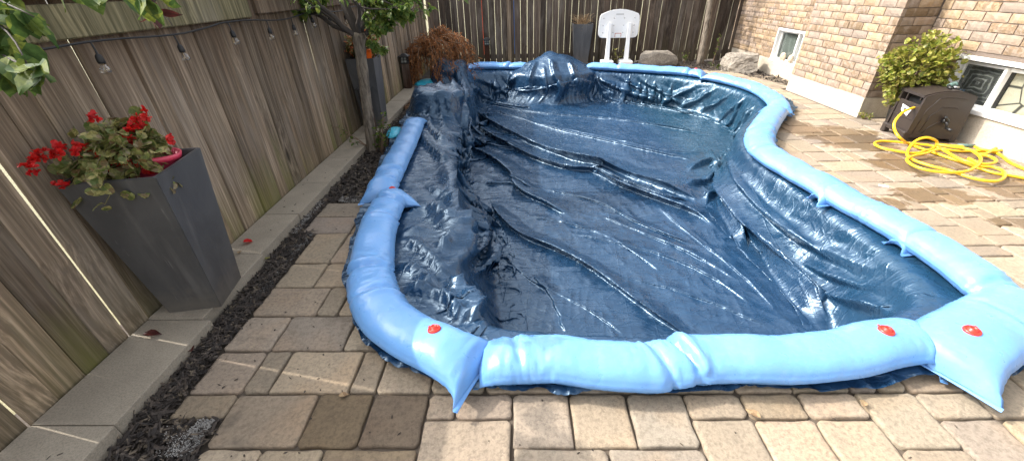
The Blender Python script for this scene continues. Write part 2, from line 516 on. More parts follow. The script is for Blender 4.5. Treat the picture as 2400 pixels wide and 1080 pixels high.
    for s in range(steps):
        V[2] -= 9.0 * dt * w
        V *= 0.90
        Q = P + V * dt
        for it in range(3):
            for a, b, L0, ka, kb in cons:
                pa, pb = Q[a], Q[b]
                d = pb - pa
                L = np.sqrt((d * d).sum(0)) + 1e-9
                c = d * ((L - L0) / L)
                Q[a] = pa + c * ka
                Q[b] = pb - c * kb
            h = hsamp(HF, Q[0], Q[1]) + 0.004
            pen = np.maximum(h - Q[2], 0)
            hx = hsamp(HFgx, Q[0], Q[1]); hy = hsamp(HFgy, Q[0], Q[1])
            q = pen / (1 + hx * hx + hy * hy)
            q *= w
            touch = pen > 0
            fr = np.where(touch, 0.18, 0.0) * w      # friction
            Q[0] -= hx * q; Q[1] -= hy * q; Q[2] += q
            Q[0] += (P[0] - Q[0]) * fr; Q[1] += (P[1] - Q[1]) * fr
        V = (Q - P) / dt
        sp = np.sqrt((V * V).sum(0)); lim = np.minimum(1, 1.5 / (sp + 1e-6)); V *= lim
        P = Q
    return P
def upsample(P):
    def up(A):            # along axis 1
        a = np.concatenate([2 * A[:, :1] - A[:, 1:2], A, 2 * A[:, -1:] - A[:, -2:-1]], 1)
        mid = (-a[:, :-3] + 9 * a[:, 1:-2] + 9 * a[:, 2:-1] - a[:, 3:]) / 16
        out = np.zeros((A.shape[0], 2 * A.shape[1] - 1, A.shape[2]), A.dtype)
        out[:, ::2] = A; out[:, 1::2] = mid
        return out
    P = up(P)
    return up(P.transpose(0, 2, 1)).transpose(0, 2, 1)

def polyline_dist(pts, X, Y):
    """unsigned distance, signed side, param 0..1 along the polyline"""
    best = np.full(X.shape, 1e9); side = np.zeros(X.shape); par = np.zeros(X.shape)
    d = np.r_[0, np.cumsum(np.linalg.norm(np.diff(pts, axis=0), axis=1))]
    NX = np.zeros(X.shape); NY = np.zeros(X.shape)
    for i in range(len(pts) - 1):
        (ax, ay), (bx, by) = pts[i], pts[i + 1]
        ex, ey = bx - ax, by - ay; L2 = ex * ex + ey * ey
        t = np.clip(((X - ax) * ex + (Y - ay) * ey) / L2, 0, 1)
        dx, dy = X - ax - t * ex, Y - ay - t * ey
        q = np.hypot(dx, dy); m = q < best
        best = np.where(m, q, best); side = np.where(m, np.sign(ex * dy - ey * dx), side)
        L = math.sqrt(L2)
        NX = np.where(m, -ey / L, NX); NY = np.where(m, ex / L, NY)
        par = np.where(m, (d[i] + t * L) / d[-1], par)
    return best, side, par, NX, NY

# long folds lying on the sheet (measured on the photograph's floor plane): points, height, width, lean, left/right steepness
FOLDS = [   # points, height, width, overhang towards the near side
    ([(1108, 262), (1180, 300), (1290, 350), (1400, 385), (1500, 415), (1600, 450), (1670, 478)], .115, .26, .13),
    ([(1110, 290), (1170, 325), (1240, 362), (1330, 392), (1400, 398), (1450, 428), (1560, 470), (1640, 500), (1690, 540)], .095, .13, .11),
    ([(1090, 345), (1150, 366), (1205, 405), (1228, 445), (1290, 478), (1345, 507)], .085, .13, .09),
    ([(1095, 318), (1160, 340), (1240, 352)], .045, .08, .05),
    ([(1130, 430), (1200, 428), (1250, 445)], .035, .06, .04),
    ([(1150, 470), (1215, 540), (1300, 578), (1390, 625), (1480, 690), (1570, 755), (1660, 812)], .075, .085, .07),
    ([(1120, 236), (1250, 262), (1400, 275), (1540, 292), (1680, 316)], .035, .16, .04),
    ([(1330, 226), (1420, 236), (1520, 248), (1600, 262), (1690, 285)], .045, .14, .05),
    ([(1140, 252), (1300, 300), (1450, 335), (1580, 365), (1660, 385)], .034, .15, .04),
    ([(1250, 285), (1400, 320), (1560, 350), (1680, 360)], .022, .12, .02),
    ([(1380, 395), (1480, 438), (1560, 468), (1620, 470)], .040, .10, .05),
    ([(1540, 480), (1640, 560), (1740, 640), (1830, 730)], .018, .10, .02),
    ([(1270, 440), (1400, 470), (1500, 520), (1640, 575)], .022, .08, .03),
    ([(1400, 500), (1500, 540), (1620, 590), (1740, 660)], .018, .09, .02),
    ([(1250, 640), (1300, 700), (1330, 780)], .020, .07, .02),
    ([(1330, 545), (1420, 560), (1540, 590), (1660, 640), (1780, 720)], .018, .08, .02),
    ([(1380, 640), (1500, 655), (1660, 700), (1820, 770)], .016, .09, .02),
    ([(1230, 505), (1330, 520), (1440, 560), (1560, 640)], .015, .07, .02),
    ([(1180, 600), (1260, 660), (1380, 720), (1480, 790)], .015, .08, .02),
]
# drapes on the hanging parts: points, height, width; the third value makes the lower side steep
DRAPES = [
    ([(1695, 345), (1735, 420), (1800, 500), (1900, 568), (2010, 618), (2120, 650)], .150, .16, 1),
    ([(1664, 392), (1725, 490), (1795, 580), (1868, 680), (1960, 770)], .230, .20, 1),
    ([(1722, 330), (1790, 415), (1890, 480), (2000, 560), (2150, 655)], .070, .13, 1),
    ([(1760, 560), (1840, 640), (1930, 690), (2030, 720), (2120, 740)], .100, .10, 1),
    ([(1850, 600), (1950, 650), (2060, 680), (2180, 690)], .080, .09, 1),
    ([(1660, 340), (1690, 420), (1705, 500), (1760, 590)], .090, .07, 0),
    ([(1600, 440), (1650, 430), (1690, 400)], .080, .07, 1), ([(1610, 400), (1650, 385), (1690, 370)], .060, .06, 1), ([(1640, 470), (1680, 455), (1700, 420)], .070, .05, 0),
    ([(1065, 240), (1060, 330), (1056, 400), (1062, 480), (1090, 560), (1125, 600)], 0.160, .09, 0),
    ([(1090, 225), (1085, 300), (1092, 350), (1088, 420)], 0.109, .055, 1),
    ([(1100, 470), (1138, 530), (1145, 590), (1110, 650)], 0.174, .08, 1),
    ([(1085, 430), (1115, 510), (1120, 570), (1080, 630)], 0.145, .06, 0),
    ([(990, 470), (1050, 520), (1090, 590), (1050, 650)], 0.131, .08, 0),
    ([(1000, 430), (1040, 470), (1060, 540), (1020, 600)], 0.087, .06, 1),
    ([(935, 560), (990, 590), (1050, 655)], 0.080, .06, 1), ([(930, 620), (985, 640), (1035, 690)], 0.080, .06, 0), ([(945, 690), (1000, 690), (1060, 720), (1090, 790)], 0.102, .07, 1),
    ([(1040, 655), (1090, 690), (1150, 790)], 0.116, .09, 0), ([(1020, 480), (960, 500), (925, 540)], 0.058, .05, 1), ([(1000, 540), (960, 545), (922, 580)], 0.058, .05, 1),
    ([(1015, 240), (1010, 300), (1050, 340)], 0.087, .07, 0), ([(985, 245), (995, 330), (1060, 400)], 0.087, .09, 1), ([(1050, 215), (1055, 260), (1070, 330)], 0.080, .05, 0), ([(1030, 225), (1035, 280), (1050, 320)], 0.058, .04, 1),
    ([(1070, 155), (1080, 190), (1100, 240)], 0.131, .07, 0), ([(1055, 160), (1062, 200), (1085, 250)], 0.087, .05, 1), ([(1030, 165), (1035, 185), (1030, 205)], 0.058, .05, 0),
    ([(1105, 180), (1150, 200), (1215, 235)], .10, .14, 1), ([(1100, 200), (1130, 225), (1160, 238)], .08, .10, 1), ([(1215, 175), (1190, 205), (1150, 225)], .07, .10, 0),
    ([(1260, 140), (1245, 180), (1240, 215)], .06, .12, 0), ([(1290, 135), (1300, 180), (1330, 225)], .07, .11, 1), ([(1330, 140), (1345, 180), (1375, 222)], .08, .12, 1), ([(1275, 150), (1280, 190), (1285, 220)], .05, .08, 0),
    ([(1375, 165), (1420, 195), (1480, 222), (1560, 245)], .11, .14, 1), ([(1430, 168), (1490, 205), (1560, 245)], .10, .11, 1), ([(1480, 175), (1540, 210), (1610, 255)], .09, .11, 1), ([(1395, 170), (1410, 205), (1450, 228)], .06, .09, 0),
    ([(1660, 190), (1600, 220), (1545, 250)], .09, .10, 0), ([(1690, 200), (1640, 235), (1590, 258)], .08, .08, 0), ([(1725, 210), (1690, 240), (1640, 268)], .08, .07, 0), ([(1755, 222), (1725, 252), (1690, 280)], .07, .07, 0), ([(1775, 235), (1755, 262), (1735, 290)], .06, .06, 0), ([(1560, 178), (1600, 195), (1660, 200)], .05, .08, 1),
]

def add_drapes(Q):
    X, Y, Z = Q[0].astype(float), Q[1].astype(float), Q[2].astype(float)
    c = np.stack([X, Y, Z - CAM_H]); cc = np.einsum('ji,jab->iab', R3, c)
    dep = -cc[2]; px = 1200 + FPX * cc[0] / dep; py = 540 - FPX * cc[1] / dep
    tot = np.zeros(X.shape)
    for pts, h, w_, sd_ in DRAPES:
        pl = catmull(pts, 24)
        mg = w_ * 1.7 * FPX / 1.9
        box = np.nonzero((px > pl[:, 0].min() - mg) & (px < pl[:, 0].max() + mg) & (py > pl[:, 1].min() - mg) & (py < pl[:, 1].max() + mg))
        if len(box[0]) == 0: continue
        d, sd, par, nx, ny = polyline_dist(pl, px[box], py[box])
        dm = d * dep[box] / FPX
        ww = w_ * (0.75 + 0.5 * vnoise(par * 6, par * 0, int(w_ * 997 + h * 3000)))
        env = sstep(0, .22, par) * sstep(1, .80, par) * (.65 + .7 * vnoise(par * 5, par * 0 + 2, int(h * 991)))
        near = (sd > 0) if sd_ else (sd < 0)
        prof = np.clip(1 - dm / (ww * np.where(near, .42, 1.25)), 0, 1)
        prof = prof ** 1.35
        tot[box] = np.maximum(tot[box], h * env * prof)
    du_ = np.gradient(Q, axis=1); dv_ = np.gradient(Q, axis=2)
    N = np.cross(du_, dv_, axis=0); N /= np.linalg.norm(N, axis=0, keepdims=True) + 1e-9
    for _ in range(3):
        N[:, 1:-1, 1:-1] = .2 * (N[:, 1:-1, 1:-1] + N[:, 2:, 1:-1] + N[:, :-2, 1:-1] + N[:, 1:-1, 2:] + N[:, 1:-1, :-2])
    N[2] += .25; N /= np.linalg.norm(N, axis=0, keepdims=True) + 1e-9
    a, b = X.shape
    rim = np.minimum.reduce([np.arange(a)[:, None] * np.ones((1, b)), (a - 1 - np.arange(a))[:, None] * np.ones((1, b)), np.arange(b)[None] * np.ones((a, 1)), (b - 1 - np.arange(b))[None] * np.ones((a, 1))])
    keep = sstep(2 * NF - 6, 2 * NF + 6, rim)
    keep = np.where((X < -.25) & (Y > 1.6), np.maximum(keep, sstep(6, 12, rim)), keep)
    keep = np.where((X < -.7) & (Y > 5.2), np.maximum(keep, sstep(2, 8, rim)), keep)
    return (Q + N * (tot * keep)).astype(np.float32)

def add_folds(Q):
    X, Y, Z = Q[0].astype(float), Q[1].astype(float), Q[2].astype(float)
    low = sstep(WATER_Z + 0.30, WATER_Z + 0.12, Z)
    for pts, h, w_, lean in FOLDS:
        c = catmull([tuple(G(px, py, WATER_Z + 0.02)[:2]) for px, py in pts], 30)
        c = c + 0.02 * np.stack([vnoise(np.arange(30) * .45, np.zeros(30), int(h * 1e4)) - .5, vnoise(np.arange(30) * .45, np.ones(30) * 9, int(w_ * 1e4)) - .5], 1)
        mg = w_ * 2.2
        bx = np.nonzero((X > c[:, 0].min() - mg) & (X < c[:, 0].max() + mg) & (Y > c[:, 1].min() - mg) & (Y < c[:, 1].max() + mg))
        d, sd, par, nx, ny = polyline_dist(c, X[bx], Y[bx])
        ww = w_ * (0.7 + 0.6 * vnoise(par * 9, par * 0, int(w_ * 1000)))
        env = sstep(0.0, 0.12, par) * sstep(1.0, 0.88, par) * (0.65 + 0.7 * vnoise(par * 7, par * 0 + 3, int(h * 1000)))
        asym = np.where(sd > 0, 1.5, 0.42)
        prof = np.clip(1 - d / (ww * asym), 0, 1) ** 1.5
        Z[bx] += low[bx] * h * env * prof
        X[bx] -= low[bx] * nx * lean * env * prof ** 1.6
        Y[bx] -= low[bx] * ny * lean * env * prof ** 1.6
    return np.stack([X, Y, Z]).astype(np.float32)

def crumple(Q):
    """sharp creases of thin plastic film, displaced along the normals"""
    X, Y, Z = Q[0].astype(float), Q[1].astype(float), Q[2].astype(float)
    du = np.gradient(Q, axis=1); dv_ = np.gradient(Q, axis=2)
    N = np.cross(du, dv_, axis=0); N /= np.linalg.norm(N, axis=0, keepdims=True) + 1e-9
    U = X + 0.35 * Z; W = Y + 0.55 * Z
    wx = vnoise(U * 3, W * 3, 21) - .5; wy = vnoise(U * 3, W * 3, 22) - .5
    h = np.zeros(X.shape)
    for k, (sc, a) in enumerate(((3.2, .010), (6.5, .006), (13., .0032))):
        ang = 0.85 + 0.45 * k
        uu = (U * math.cos(ang) - W * math.sin(ang)) * sc * .45 + .6 * wx; vv = (U * math.sin(ang) + W * math.cos(ang)) * sc * 1.2 + .6 * wy
        n = vnoise(uu, vv, 30 + k)
        h += a * (1 - np.abs(2 * n - 1) * 2.2)
    # creases of the package folding: a faint grid
    return (Q + N * h * 0.7).astype(np.float32)

def rim_flutter(Q):
    """the loose hem outside the tubes is rumpled and lifted here and there"""
    X, Y = Q[0].astype(float), Q[1].astype(float); a, b = X.shape
    ia = np.arange(a)[:, None]; jb = np.arange(b)[None]
    rim = np.minimum(np.minimum(ia, a - 1 - ia), np.minimum(jb, b - 1 - jb))
    k = sstep(9, 1, rim)
    n1 = 1 - np.abs(2 * vnoise(X * 6 + 1.5 * vnoise(X * 3, Y * 3, 65), Y * 13, 61) - 1) * 2; n2 = 1 - np.abs(2 * vnoise(X * 22, Y * 22, 62) - 1) * 2
    Q = Q.copy(); Q[2] += (k * (.012 + .016 * n1 + .008 * n2)).astype(np.float32)
    sx = (vnoise(X * 6, Y * 6, 63) - .5) * .07; sy = (vnoise(X * 6, Y * 6, 64) - .5) * .07
    Q[0] += (k * sx).astype(np.float32); Q[1] += (k * sy).astype(np.float32)
    Q[2] = np.where(k > 0.02, np.maximum(Q[2], .006), Q[2])
    return Q

def cover_material():
    t = NT('cover_plastic')
    p = t.pos()
    s = t.xyz(p)
    warp = t.noise(p, 3.0, 2, 0.5)
    wv_ = t.n('ShaderNodeCombineXYZ'); t.l(t.math('MULTIPLY', warp, 0.16), wv_.inputs[0]); t.l(t.math('MULTIPLY', warp, -0.12), wv_.inputs[1])
    q = t.vadd(p, wv_.outputs[0])
    # crumpled film: flat facets that each tip their own way, sharp creases where they meet
    def facets(sc, rot, stretch, k):
        m = t.mapping(q, (1, stretch, 1), rot=(0, 0, rot))
        nd = t.n('ShaderNodeTexVoronoi', feature='F1'); nd.inputs['Scale'].default_value = sc; t.l(m, nd.inputs['Vector'])
        sub = t.n('ShaderNodeVectorMath', operation='SUBTRACT'); t.l(nd.outputs['Color'], sub.inputs[0]); sub.inputs[1].default_value = (.5, .5, .5)
        mul = t.n('ShaderNodeVectorMath', operation='SCALE'); t.l(sub.outputs[0], mul.inputs[0]); mul.inputs['Scale'].default_value = k
        ed = t.voro(m, sc, 'DISTANCE_TO_EDGE')
        return mul.outputs[0], ed
    f1, e1 = facets(5.0, .89, 2.6, .15)
    f2, e2 = facets(13.0, .6, 1.9, .15)
    f3, e3 = facets(34.0, 1.3, 1.5, .10)
    # long straight pull lines: diagonal near the camera, crosswise farther off
    w1 = t.noise(t.mapping(p, (.42, 7.0, 2.0), rot=(0, 0, .89)), 1.0, 3, 0.55, 0.15)
    w2 = t.noise(t.mapping(p, (.42, 6.0, 2.0), rot=(0, 0, .25)), 1.0, 3, 0.55, 0.15)
    sel = t.math('MULTIPLY', t.math('SUBTRACT', s[1], 4.4), .5, clamp=True)
    fold = t.math('ADD', t.math('MULTIPLY', w2, sel), t.math('MULTIPLY', w1, t.math('SUBTRACT', 1.0, sel)))
    rid = t.math('ABSOLUTE', t.math('SUBTRACT', fold, 0.5))
    h = t.math('MULTIPLY', t.ramp(e1, [(0.0, 1.0), (.06, 0.0)]), .16)
    h = t.math('ADD', h, t.math('MULTIPLY', t.ramp(e2, [(0.0, 1.0), (.10, 0.0)]), .08))
    h = t.math('ADD', h, t.math('MULTIPLY', rid, -2.2))
    # creases left from the packing folds
    pk = t.xyz(t.mapping(p, rot=(0, 0, .10)))
    gx_ = t.math('PINGPONG', t.math('MULTIPLY', pk[0], 5.2), 0.5)
    gy_ = t.math('PINGPONG', t.math('MULTIPLY', pk[1], 5.2), 0.5)
    gl = t.math('MAXIMUM', t.ramp(gx_, [(0.0, 1.0), (0.04, 0.0)]), t.ramp(gy_, [(0.0, 1.0), (0.04, 0.0)]))
    gm = t.noise(p, 1.4, 2)
    h = t.math('ADD', h, t.math('MULTIPLY', t.math('MULTIPLY', gl, 0.16), t.ramp(gm, [(0.42, 0.0), (0.62, 1.0)])))
    nb = t.bump(h, 0.75, 0.012)
    calm = t.ramp(t.noise(p, 2.3, 3), [(.30, .35), (.65, 1.0)])          # some patches lie flatter
    fsum = t.vadd(t.vadd(f1, f2), f3)
    fs = t.n('ShaderNodeVectorMath', operation='SCALE'); t.l(fsum, fs.inputs[0]); t.l(calm, fs.inputs['Scale'])
    nn = t.n('ShaderNodeVectorMath', operation='NORMALIZE'); t.l(t.vadd(nb, fs.outputs[0]), nn.inputs[0])
    t.normal(nn.outputs[0])
    big = t.noise(p, 0.9, 3)
    col = t.mix(t.ramp(big, [(0.35, 0.0), (0.7, 1.0)]), (0.0075, 0.029, 0.068), (0.011, 0.040, 0.090))
    teal = t.ramp(t.math('ADD', t.math('MULTIPLY', s[0], 0.25), t.math('MULTIPLY', big, 0.2)), [(.62, 0.0), (.78, 1.0)])
    col = t.mix(t.math('MULTIPLY', teal, 0.6), col, (0.008, 0.040, 0.062))
    # dust film and dried water marks
    dust = t.ramp(t.noise(p, 5.0, 6, 0.65), [(0.5, 0.0), (0.8, 1.0)])
    col = t.mix(t.math('MULTIPLY', dust, 0.12), col, (0.15, 0.19, 0.24))
    t.col(col)
    t.rough(t.ramp(t.noise(p, 9.0, 4, 0.6), [(0.3, 0.21), (0.75, 0.38)]))
    t.set(Specular_IOR_Level=1.0, Specular_Tint=(.62, .82, 1.0, 1.0), Coat_Weight=.0)
    return t.m

def build_cover():
    P = simulate()
    Q = upsample(P)
    Q = add_drapes(Q)
    Q = add_folds(Q)
    Q = crumple(Q)
    Q = rim_flutter(Q)
    _, a, b = Q.shape
    V = Q.reshape(3, -1).T
    idx = np.arange(a * b).reshape(a, b)
    quads = np.stack([idx[:-1, :-1], idx[1:, :-1], idx[1:, 1:], idx[:-1, 1:]], -1).reshape(-1, 4)
    o = mesh_fast('pool_cover', V, quads, cover_material())
    tag(o, 'crumpled dark navy plastic winter cover sagging in the pool', 'pool cover')
    return o
cover = build_cover()
# ------------------------------------------------------------------ ground, basin, patio
def m_soil():
    t = NT('soil')
    p = t.pos()
    n = t.noise(p, 14, 8, .65)
    t.col(t.mix(t.ramp(n, [(.3, 0.0), (.7, 1.0)]), (.035, .026, .020), (.085, .068, .052)))
    t.rough(.95); t.normal(t.bump(n, .8, .03)); return t.m
def m_sandbed():
    t = NT('joint_sand')
    p = t.pos()
    n = t.noise(p, 60, 6, .7)
    b = t.noise(p, 2.0, 3, .5)
    c = t.mix(n, (.060, .046, .034), (.15, .12, .09))
    c = t.mix(t.ramp(b, [(.45, 0.), (.7, .55)]), c, (.040, .032, .022))
    t.col(c); t.rough(.95); t.normal(t.bump(n, .6, .006)); return t.m
def m_lawn():
    t = NT('lawn')
    p = t.pos(); n = t.noise(p, 9, 6, .7)
    t.col(t.mix(n, (.12, .115, .055), (.24, .215, .13))); t.rough(.9); t.normal(t.bump(n, .6, .03)); return t.m
M_SOIL, M_SANDBED, M_LAWN = m_soil(), m_sandbed(), m_lawn()

def sheet_with_hole(name, outer, hole, z, mat):
    a = [Vector((x, y, z)) for x, y in outer]; b = [Vector((x, y, z)) for x, y in hole]
    tris = tessellate_polygon([a, b])
    return mesh_obj(name, a + b, tris, mat)
poolhole = [tuple(p) for p in POOL[::6]]
ground = sheet_with_hole('ground', [(-60, -40), (70, -40), (70, 90), (-60, 90)], poolhole, -0.075, M_LAWN)
tag(ground, kind='structure')
soil = sheet_with_hole('garden_soil', [(-2.35, -1.2), (5.6, -1.2), (5.6, 10.45), (-2.35, 10.45)], poolhole, -0.030, M_SOIL)
tag(soil, kind='structure')

M_CONC_DARK = simple_mat('basin_plaster', (.22, .30, .33), .7)
pv = []; pf = []
hole = [tuple(p) for p in POOL[::6]]; n = len(hole)
for z in (-0.032, -1.3):
    pv += [(x, y, z) for x, y in hole]
pf = [(i, (i + 1) % n, (i + 1) % n + n, i + n) for i in range(n)] + [tuple(range(n, 2 * n))]
basin = mesh_obj('pool_basin', pv, pf, M_CONC_DARK); tag(basin, kind='structure')

# ---- pavers on a 0.1285 m module
UM = 0.1285; OX, OY = -0.434, 0.898
def m_paver():
    t = NT('paver_stone')
    oi = t.n('ShaderNodeObjectInfo')
    v = t.randvec(40.0); p = t.pos(); s = t.xyz(p)
    n1 = t.noise(v, 7.0, 6, .62); n2 = t.noise(v, 55.0, 5, .7); n3 = t.noise(v, 190.0, 3, .6)
    base = t.ramp(oi.outputs['Random'], [(0.0, (.262, .234, .195)), (.2, (.320, .280, .222)), (.4, (.285, .245, .190)), (.55, (.235, .216, .190)), (.7, (.330, .282, .215)), (.85, (.26, .242, .216)), (1.0, (.30, .262, .212))])
    patch = t.ramp(n1, [(.38, 0.0), (.62, 1.0)])
    base = t.mix(t.math('MULTIPLY', patch, .42), base, (.215, .190, .160))
    warm = t.ramp(t.noise(v, 4.0, 3, .5), [(.5, 0.0), (.75, .5)])
    base = t.mix(t.math('MULTIPLY', warm, .7), base, (.36, .265, .175))
    base = t.mix(t.ramp(n2, [(.36, .55), (.56, 0.0)]), base, (.12, .105, .088), 'MIX')
    base = t.mix(t.ramp(n3, [(.62, 0.0), (.80, .6)]), base, (.52, .48, .42))
    # individual tint of a paver (dirty, stained ones) from the object's colour
    base = t.mix(1.0, base, (1.08, 1.0, .90), 'MULTIPLY')
    base = t.mix(1.0, base, oi.outputs['Color'], 'MULTIPLY')
    # stains with their own outline
    blot = t.ramp(t.noise(v, 5.5, 4, .55, .6), [(.58, 0.0), (.70, 1.0)])
    dirty = t.math('MULTIPLY', blot, t.math('GREATER_THAN', t.n('ShaderNodeObjectInfo').outputs['Random'], .72))
    base = t.mix(t.math('MULTIPLY', dirty, .45), base, (.075, .062, .048))
    # water spilled round the hose reel
    wn_ = t.noise(t.mapping(p, (1.0, 1.6, 1)), 3.2, 4, .55, .5)
    wet = None
    for (cx, cy, rx, ry, rot) in ((3.82, 4.55, .60, .55, 0), (3.45, 4.95, .35, .42, 0), (4.0, 3.75, .62, .42, .2), (3.55, 3.05, .48, .20, -.2), (4.3, 3.2, .42, .30, 0), (3.05, 2.92, .22, .13, .1), (3.75, 2.6, .26, .10, .0), (4.55, 4.0, .45, .5, 0), (3.35, 5.55, .30, .25, 0)):
        ex = t.math('DIVIDE', t.math('SUBTRACT', s[0], cx), rx * .86); ey = t.math('DIVIDE', t.math('SUBTRACT', s[1], cy), ry * .86)
        d = t.math('SQRT', t.math('ADD', t.math('MULTIPLY', ex, ex), t.math('MULTIPLY', ey, ey)))
        k = t.math('SUBTRACT', 1.0, d)
        wet = k if wet is None else t.math('MAXIMUM', wet, k)
    wet = t.math('ADD', wet, t.math('MULTIPLY', t.math('SUBTRACT', wn_, .5), 1.9))
    wet = t.ramp(wet, [(.10, 0.0), (.16, 1.0)])
    base = t.mix(t.math('MULTIPLY', wet, .80), base, t.mix(1.0, base, (.46, .37, .27), 'MULTIPLY'))
    t.col(base)
    t.rough(t.mix(wet, (.88, .88, .88), (.42, .42, .42)))
    t.set(Specular_IOR_Level=.35)
    hh = t.math('ADD', t.math('MULTIPLY', n1, .8), t.math('ADD', t.math('MULTIPLY', n2, .5), t.math('MULTIPLY', n3, .14)))
    t.normal(t.bump(hh, .75, .012))
    return t.m
M_PAVER = m_paver()

def paver_geo(w, h, seed):
    """tumbled slab: rounded uneven outline, worn shoulder, thickness; centred, top at z=0"""
    rr = random.Random(seed)
    g_ = 0.0042
    hw, hh = w / 2 - g_, h / 2 - g_
    pts = []
    for (sx, sy, a0) in ((1, 1, 0), (-1, 1, 90), (-1, -1, 180), (1, -1, 270)):
        r = rr.uniform(.008, .030)
        for a in (8, 45, 82):
            an = math.radians(a0 + a)
            pts.append([sx * (hw - r) + r * math.cos(an) + rr.uniform(-.0032, .0026), sy * (hh - r) + r * math.sin(an) + rr.uniform(-.0022, .0022)])
    # edge midpoints, slightly uneven
    out = []
    for i, p in enumerate(pts):
        out.append(p)
        if i % 3 == 2:
            q = pts[(i + 1) % 12]
            for f in (.33, .67):
                x, y = p[0] + (q[0] - p[0]) * f, p[1] + (q[1] - p[1]) * f
                L = math.hypot(x, y); k = rr.uniform(-.0055, .0012)
                out.append([x + x / L * k, y + y / L * k])
    n = len(out); V = []; F = []
    tilt = (rr.uniform(-.004, .004), rr.uniform(-.004, .004))
    for ins, z in ((.016, 0.0), (.005, -.0018), (0.0, -.0065), (0.0, -.035)):
        for x, y in out:
            L = math.hypot(x, y); k = max(0, (L - ins) / L)
            V.append((x * k, y * k, z + (tilt[0] * x + tilt[1] * y) / .1 * .35 + (rr.uniform(-.0006, .0006) if z > -.01 else 0)))
    for r in range(3):
        for i in range(n):
            a, b = r * n + i, r * n + (i + 1) % n
            F.append((a, a + n, b + n, b))
    F.append(tuple(range(n)))
    return V, F
_pmesh = {}
def paver_mesh(w, h, var):
    key = (w, h, var)
    if key not in _pmesh:
        V, F = paver_geo(w * UM, h * UM, hash(key) % 9999)
        me = bpy.data.meshes.new('paver'); me.from_pydata(V, [], F); me.update(); me.materials.append(M_PAVER)
        me.polygons.foreach_set('use_smooth', [len(p.vertices) == 4 for p in me.polygons])
        _pmesh[key] = me
    return _pmesh[key]

HAND = [(-7, -2, 2, 2), (-5, -2, 2, 2), (-3, -2, 3, 2), (-9, 1, 2, 1), (-7, 0, 3, 2), (-4, 0, 2, 2), (-2, 0, 2, 2),
        (-9, 2, 2, 2), (-7, 2, 1, 2), (-6, 2, 3, 2), (-3, 2, 1, 2), (-2, 2, 2, 2), (-9, 4, 2, 2), (-7, 4, 3, 2), (-4, 4, 2, 2),
        (-9, 6, 3, 2), (-6, 6, 1, 2), (-5, 6, 2, 2), (-9, 8, 2, 2), (-7, 8, 2, 2), (-9, 10, 2, 3), (-7, 10, 2, 3), (-10, 13, 3, 2), (-7, 13, 2, 2), (-10, 15, 3, 2), (-7, 15, 2, 2),
        (0, -2, 3, 3), (0, 1, 1, 1), (1, 1, 2, 1), (3, 0, 2, 2), (5, 0, 2, 2), (7, 0, 2, 2), (9, 1, 2, 1), (11, 1, 2, 1), (13, 1, 2, 1),
        (9, -1, 2, 2), (11, -1, 2, 2), (13, -1, 2, 2), (15, 0, 2, 2), (17, 1, 2, 1), (17, -1, 2, 2), (3, -2, 3, 2), (6, -2, 3, 2), (15, -2, 2, 2)]
GX0, GX1, GY0, GY1 = -14, 46, -8, 66
def cell_xy(cx, cy): return OX + cx * UM, OY + cy * UM
occ = {}
def patio_ok(x, y):
    """is this spot paved"""
    if x > 5.3: return False
    if y < 3.12:
        if x < (-1.34 if y < 1.02 else -1.64): return False
    else:
        if x < 1.0 and y < 8.5: return x > -1.15 and y < 3.4 and False
        # curved border in front of the back bed
        lim = 9.35 - 0.02 * (x - 2.0) ** 2
        if x > 2.6: lim = 9.32 - 0.30 * (x - 2.6) - 0.42 * max(0, x - 3.6) ** 1.3
        if y > lim: return False
        if x < 1.0: return False
    if x > 4.50 and 5.3 < y < 7.1: return False
    if x > 4.92: return False
    return True
pool_sd_cache = {}
cells = [(cx, cy) for cx in range(GX0, GX1) for cy in range(GY0, GY1)]
cxs = np.array([OX + (c[0] + .5) * UM for c in cells]); cys = np.array([OY + (c[1] + .5) * UM for c in cells])
csd = poly_sdf(POOL[::6], cxs, cys)
ok = {c: (patio_ok(x, y) and d < -0.09) for c, x, y, d in zip(cells, cxs, cys, csd)}
placed = []
for (cx, cy, w, h) in HAND:
    for i in range(w):
        for j in range(h): occ[(cx + i, cy + j)] = 1
    placed.append((cx, cy, w, h))
prand = random.Random(5)
for cy in range(GY0, GY1):
    for cx in range(GX0, GX1):
        if occ.get((cx, cy)) or not ok.get((cx, cy)): continue
        opts = [(3, 2), (2, 2), (2, 2), (2, 2), (3, 2), (2, 1), (2, 3), (1, 2)]
        prand.shuffle(opts)
        for (w, h) in opts + [(2, 1), (1, 2), (1, 1)]:
            if all(ok.get((cx + i, cy + j)) and not occ.get((cx + i, cy + j)) for i in range(w) for j in range(h)):
                break
        for i in range(w):
            for j in range(h): occ[(cx + i, cy + j)] = 1
        placed.append((cx, cy, w, h))
patio = sheet_with_hole('patio', [(-1.36, -1.1), (4.5, -1.1), (5.0, -1.1), (5.0, 5.39), (4.56, 5.39), (4.56, 7.04), (3.9, 8.4), (2.4, 9.3), (-1.0, 9.4), (-1.35, 3.2), (-1.74, 3.12), (-1.66, 1.02), (-1.36, 1.02)], poolhole, -0.022, M_SANDBED)
tag(patio, kind='structure')
def cov_sd(x, y): return poly_sdf(COVER[::8], np.array([x]), np.array([y]))[0]
DARK = {(-4, 0): (.40, .36, .30), (-2, 0): (.38, .35, .33), (-3, -2): (.62, .58, .52), (-7, 0): (.80, .76, .72), (-7, 2): (.72, .73, .75), (-9, 1): (.80, .78, .75), (-3, 2): (.85, .84, .82)}
plist = []
for (cx, cy, w, h) in placed:
    x, y = cell_xy(cx + w / 2, cy + h / 2)
    plist.append((math.hypot(x, y), cx, cy, w, h, x, y))
plist.sort()
